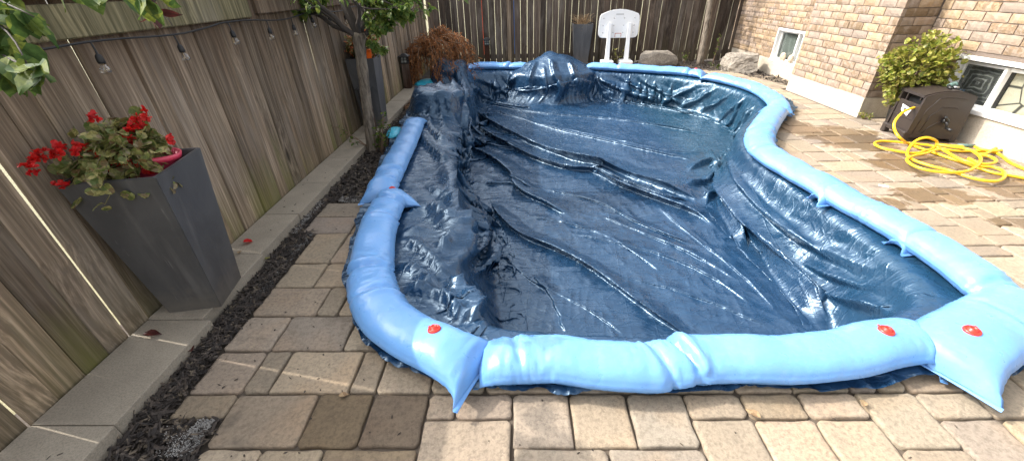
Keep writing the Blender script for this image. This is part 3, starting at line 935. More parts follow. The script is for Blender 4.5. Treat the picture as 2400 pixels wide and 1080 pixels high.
# under the cover nothing of the pavers shows
mx = np.array([p[5] for p in plist]); my = np.array([p[6] for p in plist])
hid = poly_sdf(COVER[::6], mx, my) > 0.16
farV, farF = [], []
cnt = 0
for (d, cx, cy, w, h, x, y), hd in zip(plist, hid):
    zt = 0.0 + prand.uniform(-.0022, .0022)
    vis = (y > 0.62 and not hd)
    if vis and cnt < 300:
        o = bpy.data.objects.new('paver', paver_mesh(w, h, prand.randrange(5)))
        o.location = (x, y, zt); o.rotation_euler = (0, 0, prand.uniform(-.008, .008) + (math.pi if prand.random() < .5 else 0))
        dk = DARK.get((cx, cy))
        if dk: o.color = (*dk, 1)
        else:
            k = prand.uniform(.86, 1.08); o.color = (k, k * prand.uniform(.97, 1.0), k * prand.uniform(.93, 1.0), 1)
        link(o, patio); cnt += 1
    else:
        V, F = paver_geo(w * UM, h * UM, prand.randrange(9999)); b = len(farV)
        farV += [(a + x, c + y, e + zt) for a, c, e in V]; farF += [tuple(q + b for q in f) for f in F]
if farV:
    o = mesh_obj('paver_field', farV, farF, M_PAVER, patio); tag(o, kind='stuff')
print('pavers', cnt, 'rest', len(plist) - cnt)
# ------------------------------------------------------------------ fences
def m_wood(name, c1, c2, c3, algae=0.6, dark=1.0):
    t = NT(name)
    r = t.objrand()
    v = t.randvec(30.0); p = t.pos(); s = t.xyz(p)
    # bend the grain round knots
    kd = t.voro(t.mapping(v, (3.2, 3.2, 1.15)), 1.0)
    knot = t.ramp(kd, [(.035, 1.0), (.11, 0.0)])
    sw = t.math('MULTIPLY', t.ramp(kd, [(.0, 1.0), (.42, 0.0)]), .55)
    cb = t.n('ShaderNodeCombineXYZ'); t.l(t.math('MULTIPLY', sw, .10), cb.inputs[0]); t.l(t.math('MULTIPLY', sw, .10), cb.inputs[1])
    g = t.vadd(v, cb.outputs[0])
    fine = t.noise(t.mapping(g, (60, 60, 1.6)), 1.0, 6, .65)
    mid = t.noise(t.mapping(g, (16, 16, .7)), 1.0, 4, .6, .4)
    wave = t.n('ShaderNodeTexWave', wave_type='BANDS', bands_direction='Y'); wave.inputs['Scale'].default_value = 14; wave.inputs['Distortion'].default_value = 6
    wave.inputs['Detail'].default_value = 3
    t.l(t.mapping(g, (1, 1, .10)), wave.inputs['Vector'])
    base = t.ramp(r, [(0.0, c1), (.3, c2), (.55, c3), (.8, c1), (1.0, c2)])
    base = t.mix(t.ramp(mid, [(.35, 0.0), (.7, .8)]), base, tuple(x * .55 for x in c2))
    base = t.mix(t.ramp(fine, [(.42, .75), (.62, 0.0)]), base, tuple(x * .30 for x in c3))
    base = t.mix(t.ramp(fine, [(.60, 0.0), (.78, .4)]), base, tuple(min(1, x * 1.7) for x in c2))
    base = t.mix(t.math('MULTIPLY', t.ramp(wave.outputs['Fac'], [(.55, 0.0), (.9, 1.0)]), .30), base, tuple(x * .4 for x in c1))
    base = t.mix(t.math('MULTIPLY', knot, .8), base, (.028, .019, .013))
    tone = t.ramp(t.math('FRACT', t.math('MULTIPLY', r, 13.7)), [(0., .52), (.35, .85), (.7, 1.02), (1., 1.3)])
    base = t.mix(1.0, base, tone, 'MULTIPLY')
    # silver weathering in blotches, tannin bleeding from the top
    sil = t.ramp(t.noise(t.mapping(v, (4, 4, 1.2)), 1.0, 4, .6), [(.50, 0.0), (.74, .45)])
    base = t.mix(sil, base, (.27, .24, .205))
    tz = t.math('ADD', s[2], t.math('MULTIPLY', t.noise(t.mapping(v, (22, 22, .9)), 1.0, 3, .6), 1.3))
    base = t.mix(t.ramp(t.math('MULTIPLY', tz, .4), [(.64, 0.), (.90, .75)]) if algae > .5 else 0.0, base, (.060, .036, .022))
    if algae:
        zz = t.math('ADD', s[2], t.math('MULTIPLY', t.noise(t.mapping(v, (7, 7, 1.5)), 1.0, 4, .6), -1.1))
        al = t.ramp(t.math('MULTIPLY_ADD', zz, .5, .5), [(.08, 1.0), (.50, 0.0)])
        per = t.ramp(t.math('FRACT', t.math('MULTIPLY', r, 7.31)), [(.30, .15), (.75, 1.0)])
        base = t.mix(t.math('MULTIPLY', t.math('MULTIPLY', al, per), algae), base, (.150, .152, .036))
    t.col(base); t.rough(.86); t.set(Specular_IOR_Level=.25)
    hgt = t.math('ADD', t.math('MULTIPLY', fine, .7), t.math('ADD', t.math('MULTIPLY', mid, .5), t.math('MULTIPLY', knot, -.8)))
    t.normal(t.bump(hgt, .6, .006))
    return t.m
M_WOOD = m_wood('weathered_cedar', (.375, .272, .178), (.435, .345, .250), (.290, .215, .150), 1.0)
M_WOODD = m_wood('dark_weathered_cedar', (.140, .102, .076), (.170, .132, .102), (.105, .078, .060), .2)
M_BEAM = m_wood('mossy_beam', (.205, .178, .092), (.245, .212, .122), (.160, .148, .070), 0.0)

def board_mesh(name, w, th, h, mat, seed):
    """plank along Z, face towards +X; eased edges, slight cup"""
    rr = random.Random(seed)
    prof = [(0, -w / 2 + .0), (th * .55, -w / 2), (th, -w / 2 + .005), (th - .0015, -w * .18), (th - .0015, w * .18), (th, w / 2 - .005), (th * .55, w / 2), (0, w / 2)]
    V = []; F = []; n = len(prof)
    for k, z in enumerate((0, h * .35, h * .7, h)):
        dx = rr.uniform(-.0025, .0025); dy = rr.uniform(-.0015, .0015)
        V += [(x + dx, y + dy, z) for x, y in prof]
    for k in range(3):
        for i in range(n):
            a, b = k * n + i, k * n + (i + 1) % n
            F.append((a, b, b + n, a + n))
    F.append(tuple(range(n))[::-1]); F.append(tuple(range(3 * n, 4 * n)))
    me = bpy.data.meshes.new(name); me.from_pydata(V, [], F); me.update(); me.materials.append(mat)
    return me

FX = -2.115                     # face plane of the side fence
def fence_run(root, boards, mat, face_rot, tops):
    var = {}
    for i, (pos, w, gap, zb, zt, lean) in enumerate(boards):
        key = (round(w, 3), round(zt - zb, 2), i % 4)
        if key not in var: var[key] = board_mesh('board', w, .019, zt - zb, mat, i)
        o = bpy.data.objects.new('board', var[key])
        o.location = (pos[0], pos[1], zb); o.rotation_euler = (lean * (1 if not face_rot else 0), lean * (0 if not face_rot else 1), face_rot)
        link(o, root)

fr = random.Random(12)
side = empty('fence', (FX, 0, 0), 0, 'weathered grey-brown board fence with mossy beam along the garden kerb', 'fence')
y = 0.18; boards = []
# measured open joints near the camera: 0.96, 1.09?, 1.47, 1.595
joints = [0.20, 0.335, 0.47, 0.60, 0.715, 0.835, 0.96, 1.085, 1.22, 1.345, 1.47, 1.595]
seq = [(a, b) for a, b in zip(joints, joints[1:])]
yy = 1.595
while yy < 10.0:
    w = fr.choice((.118, .126, .135, .142)); seq.append((yy, min(yy + w, 10.06))); yy += w
open_at = {0.60, 0.96, 1.47, 1.595}
for a, b in seq:
    g0 = .005 if a in open_at else fr.choice((.001, .0015, .002, .004))
    w = (b - a) - g0
    k_ = len(boards) % 2; op = a in open_at or b in open_at
    boards.append(((0.0 + fr.uniform(-.002, .002) - (.011 if k_ else 0), a + g0 + w / 2), w + (.006 if (k_ and not op) else -.001), 0, -0.03, 1.60, fr.uniform(-.004, .004)))
fence_run(side, boards, M_WOOD, 0.0, None)
def beam(name, lo, hi, mat, root, bevel=.006):
    return box_obj(name, lo, hi, mat, root, bevel)
beam('rail', (.021, .1, 1.435), (.062, 3.43, 1.575), M_BEAM, side)
beam('rail', (.021, 3.535, 1.450), (.058, 6.0, 1.585), M_WOOD, side)
beam('rail', (.021, 6.1, 1.450), (.058, 10.05, 1.585), M_WOOD, side)
beam('cap_board', (-.03, .1, 1.605), (.085, 3.43, 1.635), M_BEAM, side)
beam('cap_board', (-.03, 3.535, 1.605), (.08, 10.05, 1.635), M_WOOD, side)
for py in (3.485, 6.05, 8.55):
    beam('post', (.021, py - .045, -.04), (.0245, py + .045, 1.66), M_WOOD, side)
BY = 10.15
back = empty('fence', (0, BY, 0), 0, 'dark weathered back fence with light showing between its boards', 'fence')
x = FX + .03; boards = []; bi = 0
while x < 5.35:
    w = fr.choice((.128, .135, .140)); g0 = fr.choice((.003, .005, .008, .010, .012))
    boards.append(((x + g0 + w / 2, fr.uniform(-.004, .004)), w, 0, fr.uniform(-.03, .02), 1.78 + fr.uniform(-.004, .004), fr.uniform(-.006, .006)))
    x += w + g0; bi += 1
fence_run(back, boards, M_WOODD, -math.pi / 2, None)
for zb in (.12, 1.55):
    beam('rail', (FX + .03, .004, zb), (5.35, .042, zb + .09), M_WOODD, back)
for px in (-2.0, -.22, 1.9, 4.0):
    beam('post', (px - .045, -.088 if px == -.22 else .045, -.04), (px + .045, -.024 if px == -.22 else .13, 1.85), M_WOOD if px == -.22 else M_WOODD, back)
# ------------------------------------------------------------------ kerb, mulch, sand, litter
def m_concrete(name, c, spot=.4):
    t = NT(name)
    v = t.randvec(20.0)
    a = t.noise(v, 5, 6, .6); b = t.noise(v, 120, 4, .7); d = t.noise(v, 320, 2, .6)
    col = t.mix(t.ramp(a, [(.35, 0.), (.7, .6)]), c, tuple(x * .62 for x in c))
    col = t.mix(t.ramp(b, [(.38, .5), (.55, 0.)]), col, tuple(x * .42 for x in c))
    col = t.mix(t.ramp(d, [(.60, 0.), (.74, spot)]), col, (.55, .52, .46))
    t.col(col); t.rough(.9); t.normal(t.bump(t.math('ADD', a, t.math('MULTIPLY', b, .5)), .45, .008)); return t.m
M_KERB = m_concrete('kerb_concrete', (.345, .298, .230))
kerb = empty('garden_kerb', (-1.95, 0, 0), 0, 'long low edging of pale concrete blocks at the foot of the side fence', 'edging')
ys = [-.35, .32, .955, 1.575, 2.20, 2.76, 3.36, 3.98, 4.6, 5.22, 5.84, 6.46, 7.08, 7.62]
kr = random.Random(3)
for a, b in zip(ys, ys[1:]):
    bm = bmesh.new()
    bm_box(bm, (-.135, a + .0025, -.06), (.150 + .085 * max(0.0, min(1.0, (2.3 - (a + b) / 2) / 1.2)) + kr.uniform(-.004, .004), b - .0025, .070 + kr.uniform(-.003, .003)), .005, None, 2)
    bm_obj('block', bm, M_KERB, kerb)

def m_bark(name, c1, c2):
    t = NT(name)
    p = t.pos()
    cell = t.voro(p, 45, out='Color')
    n = t.noise(p, 180, 3, .6)
    sx = t.n('ShaderNodeSeparateColor'); t.l(cell, sx.inputs[0])
    c = t.ramp(sx.outputs[0], [(0.0, c1), (.6, c2), (.85, tuple(x * 1.7 for x in c2)), (.97, (.16, .125, .085))])
    t.col(t.mix(t.ramp(n, [(.35, .6), (.6, 0.)]), c, tuple(x * .5 for x in c1))); t.rough(.8); return t.m
M_BARK = m_bark('mulch_bark', (.016, .012, .010), (.048, .036, .028))

def chips(n, sampler, lmin, lmax, wmin, wmax, zr, seed, tilt=.35):
    """bark splinters: bent, tapered little slabs"""
    r = np.random.default_rng(seed)
    V = np.zeros((n, 8, 3)); 
    base = np.array([[-1, -.6, 0], [0, -1, .12], [1, -.5, 0], [1, .5, 0], [0, 1, .12], [-1, .6, 0], [-.6, 0, 1], [.6, 0, 1]], float)
    F = np.array([[0, 1, 6], [1, 7, 6], [1, 2, 7], [2, 3, 7], [3, 4, 7], [4, 6, 7], [4, 5, 6], [5, 0, 6]])
    pos = sampler(n, r)
    L = r.uniform(lmin, lmax, n) / 2; W = r.uniform(wmin, wmax, n) / 2; T = r.uniform(.002, .006, n)
    a = r.uniform(0, 2 * np.pi, n); tx = r.normal(0, tilt, n); ty = r.normal(0, tilt, n)
    B = base[None] + r.normal(0, .10, (n, 8, 3))
    X = B[..., 0] * L[:, None]; Y = B[..., 1] * W[:, None]; Z = B[..., 2] * T[:, None]
    Z = Z + X * tx[:, None] + Y * ty[:, None]
    V[..., 0] = X * np.cos(a)[:, None] - Y * np.sin(a)[:, None] + pos[:, 0][:, None]
    V[..., 1] = X * np.sin(a)[:, None] + Y * np.cos(a)[:, None] + pos[:, 1][:, None]
    V[..., 2] = Z + pos[:, 2][:, None] + r.uniform(0, zr, n)[:, None]
    Fs = (F[None] + (np.arange(n) * 8)[:, None, None]).reshape(-1, 3)
    return V.reshape(-1, 3), Fs
def bed_edge(y):
    """x of the paver edge of the narrow bed"""
    return np.where(y < 1.02, -1.35, np.where(y < 1.15, -1.62, np.where(y < 2.56, -1.615, -1.74)))
def samp_near(n, r):
    y = .3 + (r.random(n) ** 1.35) * 2.85; lo = -1.80 + .085 * np.clip((2.3 - y) / 1.2, 0, 1); hi = bed_edge(y)
    x = lo + r.random(n) * (hi + .02 - lo)
    return np.stack([x, y, -.022 + .020 * np.sin((x + 1.80) * 9) ** 2], 1)
def samp_mid(n, r):
    y = 3.1 + (r.random(n) ** 1.3) * 5.2; x = -1.80 + r.random(n) * np.where(y < 5, .50, .28)
    return np.stack([x, y, -.02 + 0 * x], 1)
def samp_far(n, r):
    x = -2.0 + r.random(n) * 6.9; y = 9.3 + r.random(n) * .8 - np.clip(x - 2.6, 0, 9) * .33 * r.random(n)
    return np.stack([x, y, -.02 + 0 * x], 1)
def samp_right(n, r):
    y = 7.05 + r.random(n) * 2.3; x = 4.9 - r.random(n) * (.10 + .42 * np.clip((y - 7.05) / 1.2, 0, 1))
    return np.stack([x, y, -.02 + 0 * x], 1)
parts = [chips(4200, samp_near, .022, .085, .006, .018, .030, 1), chips(4200, samp_mid, .03, .085, .008, .024, .035, 2), chips(2600, samp_far, .03, .10, .012, .03, .03, 3), chips(1300, samp_right, .03, .09, .01, .03, .03, 4)]
cv = np.concatenate([p[0] for p in parts]); off = 0; cf = []
for v_, f_ in parts: cf.append(f_ + off); off += len(v_)
o = mesh_fast('bark_mulch', cv, np.concatenate(cf), M_BARK, smooth=False)
tag(o, 'dark shredded bark mulch filling the planting beds', 'mulch', kind='stuff')

# brown leaf litter under the weeping maple
def samp_litter(n, r):
    y = 6.1 + r.random(n) * 3.0; x = -1.84 + r.random(n) * .30 + (y > 8.6) * r.random(n) * .6
    return np.stack([x, y, .012 + 0 * x], 1)
def m_litter():
    t = NT('leaf_litter'); p = t.pos(); sx = t.n('ShaderNodeSeparateColor'); t.l(t.voro(p, 38, out='Color'), sx.inputs[0])
    t.col(t.ramp(sx.outputs[0], [(0, (.10, .045, .018)), (.4, (.20, .10, .045)), (.7, (.27, .18, .09)), (1, (.14, .06, .03))])); t.rough(.8); return t.m
M_LITTER = m_litter()
lv, lf = chips(1500, samp_litter, .03, .06, .018, .032, .03, 8, .5)
o = mesh_fast('leaf_litter', lv, lf, M_LITTER, smooth=False); tag(o, 'fallen brown leaves lying on the far end of the bed', 'leaves', kind='stuff')

# spilled white joint sand along the paver edge
M_WHITE = simple_mat('white_sand', (.46, .44, .41), .9)
def samp_sand(n, r):
    k = r.random(n)
    y = np.where(k < .72, 1.55 + r.random(n) * 1.55, np.where(k < .86, .86 + r.random(n) * .16, 3.08 + r.random(n) * .10))
    e = bed_edge(y)
    x = e - np.abs(r.normal(0, .030, n)) + .004
    x = np.where(k >= .86, -1.62 + r.random(n) * .36, x)
    x = np.where((k >= .72) & (k < .86), -1.36 - np.abs(r.normal(0, .06, n)), x)
    keep = vnoise(x * 14, y * 9, 4) > .28
    x = np.where(keep, x, e - .012)
    return np.stack([x, y, -.006 + .016 * r.random(n)], 1)
sv, sf = chips(15000, samp_sand, .0015, .0045, .0015, .0035, .006, 9, .3)
o = mesh_fast('spilled_sand', sv, sf, M_WHITE, smooth=False); tag(o, 'white joint sand spilled along the edge of the paving', 'sand', kind='stuff')

# little crumbs, seeds and twigs on the paving and kerb
def samp_crumb(n, r):
    k = r.random(n)
    x = np.where(k < .62, -1.55 + r.random(n) * 1.15, np.where(k < .8, -2.08 + r.random(n) * .28, -.3 + r.random(n) * 4.4)); y = .7 + r.random(n) ** 1.5 * np.where(k < .62, 2.2, np.where(k < .8, 5.0, .42))
    z = np.where((k >= .62) & (k < .8), .072, .0015)
    return np.stack([x, y, z], 1)
kv, kf = chips(150, samp_crumb, .005, .020, .003, .009, .002, 10, .1)
o = mesh_fast('plant_crumbs', kv, kf, M_BARK, smooth=False); tag(o, 'scattered dark seeds and bark crumbs on the paving', 'debris', kind='stuff')
# ------------------------------------------------------------------ water tubes
def m_vinyl():
    t = NT('blue_vinyl')
    p = t.pos(); v = t.obj()
    n = t.noise(p, 22, 4, .55, .4); w = t.noise(t.mapping(p, (1, 1, .6)), 55, 3, .5, 1.2)
    c = t.mix(t.ramp(t.noise(p, 4, 3), [(.35, 0.), (.7, .5)]), (.125, .300, .600), (.155, .335, .640))
    dust = t.ramp(t.noise(p, 12, 6, .7), [(.52, 0.), (.8, .25)])
    c = t.mix(dust, c, (.30, .36, .42))
    smut = t.math('MULTIPLY', t.ramp(t.noise(p, 34, 5, .7), [(.64, 0.), (.74, 1.)]), t.ramp(t.noise(p, 2.2, 2), [(.5, 0.), (.7, .5)]))
    t.col(t.mix(smut, c, (.10, .10, .09)))
    t.rough(t.ramp(n, [(.3, .26), (.7, .40)])); t.set(Specular_IOR_Level=.55, Subsurface_Weight=.06, Subsurface_Scale=.02)
    t.normal(t.bump(t.math('ADD', n, t.math('MULTIPLY', w, .3)), .16, .012)); return t.m
M_VINYL = m_vinyl()
M_CAP = simple_mat('red_plastic', (.62, .035, .020), .35, noise_amt=.1)

def water_tube(label, path, W=.135, H=.082, caps=(), kinks=(), ends=(1, 1), seed=0, zlift=(0, 0), Wf=None, roll=(0, 0), le=.20):
    """a sealed vinyl tube of water: pillow body, flat welded ends with pointed corners, weld seam, creases at the bends"""
    pts = [tuple(p) for p in path]
    c = catmull([(p[0], p[1]) for p in pts], 200)
    L = np.linalg.norm(np.diff(c, axis=0), axis=1).sum()
    n = max(40, int(L / .0125)); c = catmull([(p[0], p[1]) for p in pts], n)
    s = np.linspace(0, L, n)
    T = np.gradient(c, axis=0); T /= np.linalg.norm(T, axis=1, keepdims=True)
    Nn = np.stack([-T[:, 1], T[:, 0]], 1)
    curv = np.gradient(np.unwrap(np.arctan2(T[:, 1], T[:, 0])), s)
    k = np.ones(9) / 9; curv = np.convolve(np.pad(curv, 4, 'edge'), k, 'valid')
    Wf = Wf or W * 1.42
    Wf0, Wf1 = Wf if isinstance(Wf, tuple) else (Wf, Wf)
    M = 36
    ang = np.linspace(0, 2 * np.pi, M, endpoint=False)
    V = np.zeros((n, M, 3))
    for i in range(n):
        e0 = min(1, s[i] / le) if ends[0] else 1.0; e1 = min(1, (L - s[i]) / le) if ends[1] else 1.0
        f0 = math.sqrt(max(0, 1 - (1 - e0) ** 2)); f1 = math.sqrt(max(0, 1 - (1 - e1) ** 2)); f = min(f0, f1)
        Wf_ = Wf0 if s[i] < L / 2 else Wf1
        w = Wf_ + (W - Wf_) * f ** .8; h = .006 + (H - .006) * f ** .85
        bulge = 1 + .035 * math.sin(s[i] * 9 + seed) + .03 * math.sin(s[i] * 21 + 2 * seed)
        h *= bulge
        lift = zlift[0] * max(0, 1 - s[i] / .45) + zlift[1] * max(0, 1 - (L - s[i]) / .45)
        for j, a in enumerate(ang):
            ca, sa = math.cos(a), math.sin(a)
            x = w * math.copysign(abs(ca) ** .88, ca)
            z = h * math.copysign(abs(sa) ** .92, sa)
            zz = h * 0.86 + (z if sa > 0 else z * .86)
            # creases: kinks cut across, wrinkles gather at ends and on the inside of bends
            ss = s[i] + .022 * ca * (1 if seed % 2 else -1)
            cr = 0.0
            for kq, (q, dep, wd) in enumerate(kinks):
                d = (ss - q * L); sg = 1 if (kq + seed) % 2 else -1
                wt = min(1.0, max(0.12, .55 + .45 * sa + .35 * ca * sg))
                cr += wt * dep * (math.exp(-abs(d) / (wd * .8)) - (.38 * math.exp(-((d * sg - 2.2 * wd) / (1.5 * wd)) ** 2)))
            inner = max(0.0, curv[i] * ca) if True else 0
            amp = .0012 + .011 * (1 - f) * (f > .05) + .0040 * min(1.0, inner * .5)
            for (q, dep, wd) in kinks: amp += .004 * math.exp(-((s[i] - q * L) / .10) ** 2)
            wr = float(mnoise.noise(Vector((s[i] * 26 + seed * 7, ca * 1.6 + .3 * s[i], sa * 1.2))))
            wr2 = float(mnoise.noise(Vector((s[i] * 60 + seed * 3, ca * 2.2, sa * 2.0 + 5))))
            r_ = -cr * .055 + amp * (abs(wr) * -1.9 + .6) + amp * .5 * wr2
            x += ca * r_ * 1.2; zz += sa * r_ * (1.5 if sa > 0 else .3)
            if j in (0, M // 2):        # welded side seam
                x += math.copysign(.011, ca)
            V[i, j] = (c[i, 0] + Nn[i, 0] * x, c[i, 1] + Nn[i, 1] * x, max(.028, .030 + zz + lift + (roll[0] * max(0, 1 - s[i] / .3) + roll[1] * max(0, 1 - (L - s[i]) / .3)) * x))
    idx = np.arange(n * M).reshape(n, M)
    nx_ = np.roll(idx, -1, 1)
    quads = np.stack([idx[:-1], nx_[:-1], nx_[1:], idx[1:]], -1).reshape(-1, 4)
    # end plates
    vv = V.reshape(-1, 3)
    root = empty('water_tube', (c[n // 2, 0], c[n // 2, 1], 0), 0, label, 'water tube', 'blue water tubes holding down the pool cover')
    vv = vv - np.array([c[n // 2, 0], c[n // 2, 1], 0])
    body = mesh_fast('body', vv, quads, M_VINYL, root, True)
    # welded end strips (thin flat tongues)
    for e, fl in ((0, ends[0]), (n - 1, ends[1])):
        if not fl: continue
        ring = V[e]; t_ = T[e] * (-1 if e == 0 else 1)
        a, b = ring[0], ring[M // 2]
        m = 12; top = []
        for q in range(m + 1):
            p = a + (b - a) * q / m; bow = .012 + .012 * abs(2 * q / m - 1) ** 2
            top.append((p, p + np.array([t_[0], t_[1], 0]) * bow))
        VV = []; FF = []
        for zt in (.004, -.004):
            for p, q in top: VV.append((p + [0, 0, zt]) - np.array([c[n // 2, 0], c[n // 2, 1], 0])); VV.append((q + [0, 0, zt * .4]) - np.array([c[n // 2, 0], c[n // 2, 1], 0]))
        mm = 2 * (m + 1)
        for q in range(m):
            i0 = 2 * q
            FF += [(i0, i0 + 1, i0 + 3, i0 + 2), (mm + i0 + 2, mm + i0 + 3, mm + i0 + 1, mm + i0), (i0 + 1, mm + i0 + 1, mm + i0 + 3, i0 + 3)]
        mesh_obj('end_weld', VV, FF, M_VINYL, root, smooth=True)
    for (q, off) in caps:
        i = int(q * (n - 1))
        j0 = int(np.argmin(np.abs(ang - math.acos(max(-1, min(1, off))))))
        P_ = V[i, j0] - np.array([c[n // 2, 0], c[n // 2, 1], 0])
        # normal of the skin
        du = V[min(i + 2, n - 1), j0] - V[max(i - 2, 0), j0]; dv_ = V[i, (j0 + 2) % M] - V[i, (j0 - 2) % M]
        N = Vector(np.cross(du, dv_)); N.normalize()
        if N.z < 0: N = -N
        q_ = N.to_track_quat('Z', 'Y').to_matrix().to_4x4()
        bm = bmesh.new()
        prof = [(.0, .014), (.006, .014), (.0075, .010), (.010, .010), (.0115, .019), (.015, .019), (.0165, .006), (.023, .005), (.025, .009), (.029, .008), (.032, .002), (.033, -.006)]
        rings = []
        for r_, z_ in prof:
            if r_ == 0: rings.append([bm.verts.new((0, 0, z_))]); continue
            rings.append([bm.verts.new((r_ * math.cos(2 * math.pi * k_ / 20), r_ * math.sin(2 * math.pi * k_ / 20), z_)) for k_ in range(20)])
        for a_, b_ in zip(rings, rings[1:]):
            for k_ in range(20):
                if len(a_) == 1: bm.faces.new((a_[0], b_[k_], b_[(k_ + 1) % 20]))
                else: bm.faces.new((a_[k_], b_[k_], b_[(k_ + 1) % 20], a_[(k_ + 1) % 20]))
        bm_box(bm, (.024, -.005, .002), (.039, .005, .006), .001)      # pull tab
        bm.transform(Matrix.Translation(Vector(P_)) @ q_ @ Matrix.Rotation(seed * 1.3 + 2.6, 4, 'Z'))
        bm_obj('cap', bm, M_CAP, root, smooth=True)
    return root
Z8 = .08
def PX(l, z=Z8): return [G(a, b, z) for a, b in l]
water_tube('smooth blue water tube beside the small tree, red cap at its near end', PX([(975, 284), (958, 325), (938, 366), (918, 405), (900, 440), (890, 464)]), .125, .078, caps=((.975, .80),), kinks=((.13, .25, .02), (.80, .45, .022), (.90, .55, .02)), seed=1)
water_tube('curved blue water tube round the near left corner, red cap near its end', PX([(960, 463), (915, 482), (888, 540), (874, 610), (874, 680), (905, 745), (965, 792), (1045, 838), (1122, 872)]), .132, .084, caps=((.885, .15),), kinks=((.10, .42, .018), (.22, .34, .018), (.52, .48, .02), (.635, .36, .02)), seed=2, zlift=(.01, .035), Wf=.20)
water_tube('blue water tube along the near edge of the cover, red cap towards its right end', PX([(1118, 856), (1185, 850), (1290, 848), (1400, 862), (1490, 868), (1560, 860), (1620, 850), (1700, 848), (1820, 850), (1950, 838), (2070, 812), (2140, 805), (2210, 828)]), .122, .086, caps=((.862, .05),), kinks=((.085, .25, .016), (.375, .30, .02), (.43, .75, .016)), seed=3, zlift=(.0, .0), Wf=(.085, .14))
water_tube('fat blue water tube at the near right corner with a red cap and pointed corner', PX([(2192, 862), (2235, 825), (2290, 790), (2350, 755), (2420, 712)]), .165, .092, caps=((.22, -.05),), kinks=((.55, .2, .02),), seed=4, zlift=(.03, 0), Wf=.215)
water_tube('short blue water tube on the right edge, next up from the near corner', PX([(2350, 710), (2290, 668), (2235, 625), (2175, 585), (2128, 556)]), .125, .085, kinks=((.12, .2, .02),), seed=5, Wf=.13, le=.10)
water_tube('straight blue water tube midway along the right edge of the pool', PX([(2168, 582), (2110, 546), (2050, 512), (1985, 478), (1935, 450)]), .125, .085, kinks=((.5, .12, .02),), seed=6, Wf=.13, le=.10)
water_tube('pale dusty blue water tube bent round the inward curve of the pool on the right', PX([(1972, 470), (1920, 440), (1860, 405), (1812, 378), (1782, 350), (1780, 322), (1796, 292), (1818, 262)]), .140, .084, kinks=((.36, .2, .02), (.52, .7, .02), (.60, .35, .03)), seed=7, zlift=(.01, .01), Wf=.19)
water_tube('blue water tube curving along the far right of the pool', PX([(1828, 258), (1815, 238), (1775, 212), (1720, 194), (1655, 180)]), .130, .075, kinks=((.25, .3, .03), (.5, .25, .03), (.7, .25, .03)), seed=8, Wf=.17)
water_tube('blue water tube with red cap at the back, before the white hoop', PX([(1652, 177), (1590, 170), (1500, 164), (1430, 160), (1372, 157)]), .125, .078, caps=((.085, -.2),), kinks=((.12, .3, .03), (.72, .4, .03)), seed=9, Wf=.17)
water_tube('blue water tube at the far back left, half hidden by covered rocks', PX([(1092, 159), (1130, 157), (1180, 157), (1225, 158), (1270, 158)]), .125, .078, kinks=((.6, .45, .03),), seed=10, Wf=.17)
# turquoise weight bags
def m_bag():
    t = NT('turquoise_vinyl'); p = t.pos(); n = t.noise(p, 18, 4, .6, .8)
    t.col(t.mix(n, (.02, .34, .52), (.06, .52, .68))); t.rough(.3); t.normal(t.bump(n, .5, .02)); return t.m
M_BAG = m_bag()
def bag(label, c, rx, ry, h, rz, seed):
    bm = bmesh.new(); bmesh.ops.create_icosphere(bm, subdivisions=4, radius=1)
    for v in bm.verts:
        p = v.co.copy(); sq = lambda q, e: math.copysign(abs(q) ** e, q)
        n_ = mnoise.noise(p * 2.3 + Vector((seed, 0, 0))); r2 = 1 - abs(mnoise.noise(p * 5 + Vector((0, seed, 0)))) * .22
        rad = math.hypot(p.x, p.y)
        v.co = Vector((sq(p.x, .75) * rx * (1 + .1 * n_), sq(p.y, .75) * ry * (1 + .1 * n_), h * (.5 + .5 * p.z * r2 * (1 - .35 * rad * rad)) + .01))
    o = bm_obj('weight_bag', bm, M_BAG, None, True); o.location = c; o.rotation_euler = (0, 0, rz)
    return tag(o, label, 'weight bag', 'turquoise weight bags')
bag('turquoise vinyl bag peeking out behind the left water tube', G(925, 322, 0), .085, .20, .10, .12, 3)
bag('turquoise vinyl bag at the foot of the farther covered rock', G(1000, 204, 0), .17, .26, .13, -.35, 7)
# ------------------------------------------------------------------ brick house
def m_brick():
    t = NT('clay_brick')
    oi = t.n('ShaderNodeObjectInfo')
    v = t.randvec(60.0)
    base = t.ramp(oi.outputs['Random'], [(0.0, (.335, .245, .155)), (.16, (.395, .290, .175)), (.32, (.30, .235, .175)), (.46, (.265, .215, .172)), (.58, (.365, .270, .185)), (.70, (.19, .138, .086)), (.80, (.35, .252, .155)), (.92, (.31, .252, .205)), (1.0, (.215, .155, .098))])
    # burnt bands across the length
    band = t.noise(t.mapping(v, (2.0, 16, 2.0)), 1.0, 2, .4)
    base = t.mix(t.ramp(band, [(.50, 0.), (.60, .42)]), base, (.42, .345, .28))
    rock = t.noise(v, 26, 5, .62, .4)
    dk = t.math('GREATER_THAN', t.math('FRACT', t.math('MULTIPLY', oi.outputs['Random'], 9.7)), .74)
    base = t.mix(t.math('MULTIPLY', dk, t.ramp(rock, [(.42, .75), (.60, 0.)])), base, (.17, .115, .060))
    base = t.mix(t.ramp(rock, [(.30, .35), (.5, 0.)]), base, (.24, .17, .11))
    fine = t.noise(v, 160, 4, .65)
    base = t.mix(t.ramp(fine, [(.35, .35), (.55, 0.)]), base, (.22, .16, .11))
    base = t.mix(1.0, base, (.88, .86, .86), 'MULTIPLY')
    t.col(base); t.rough(.9); t.set(Specular_IOR_Level=.25)
    t.normal(t.bump(t.math('ADD', t.math('MULTIPLY', rock, 1.0), t.math('MULTIPLY', fine, .3)), .6, .010))
    return t.m
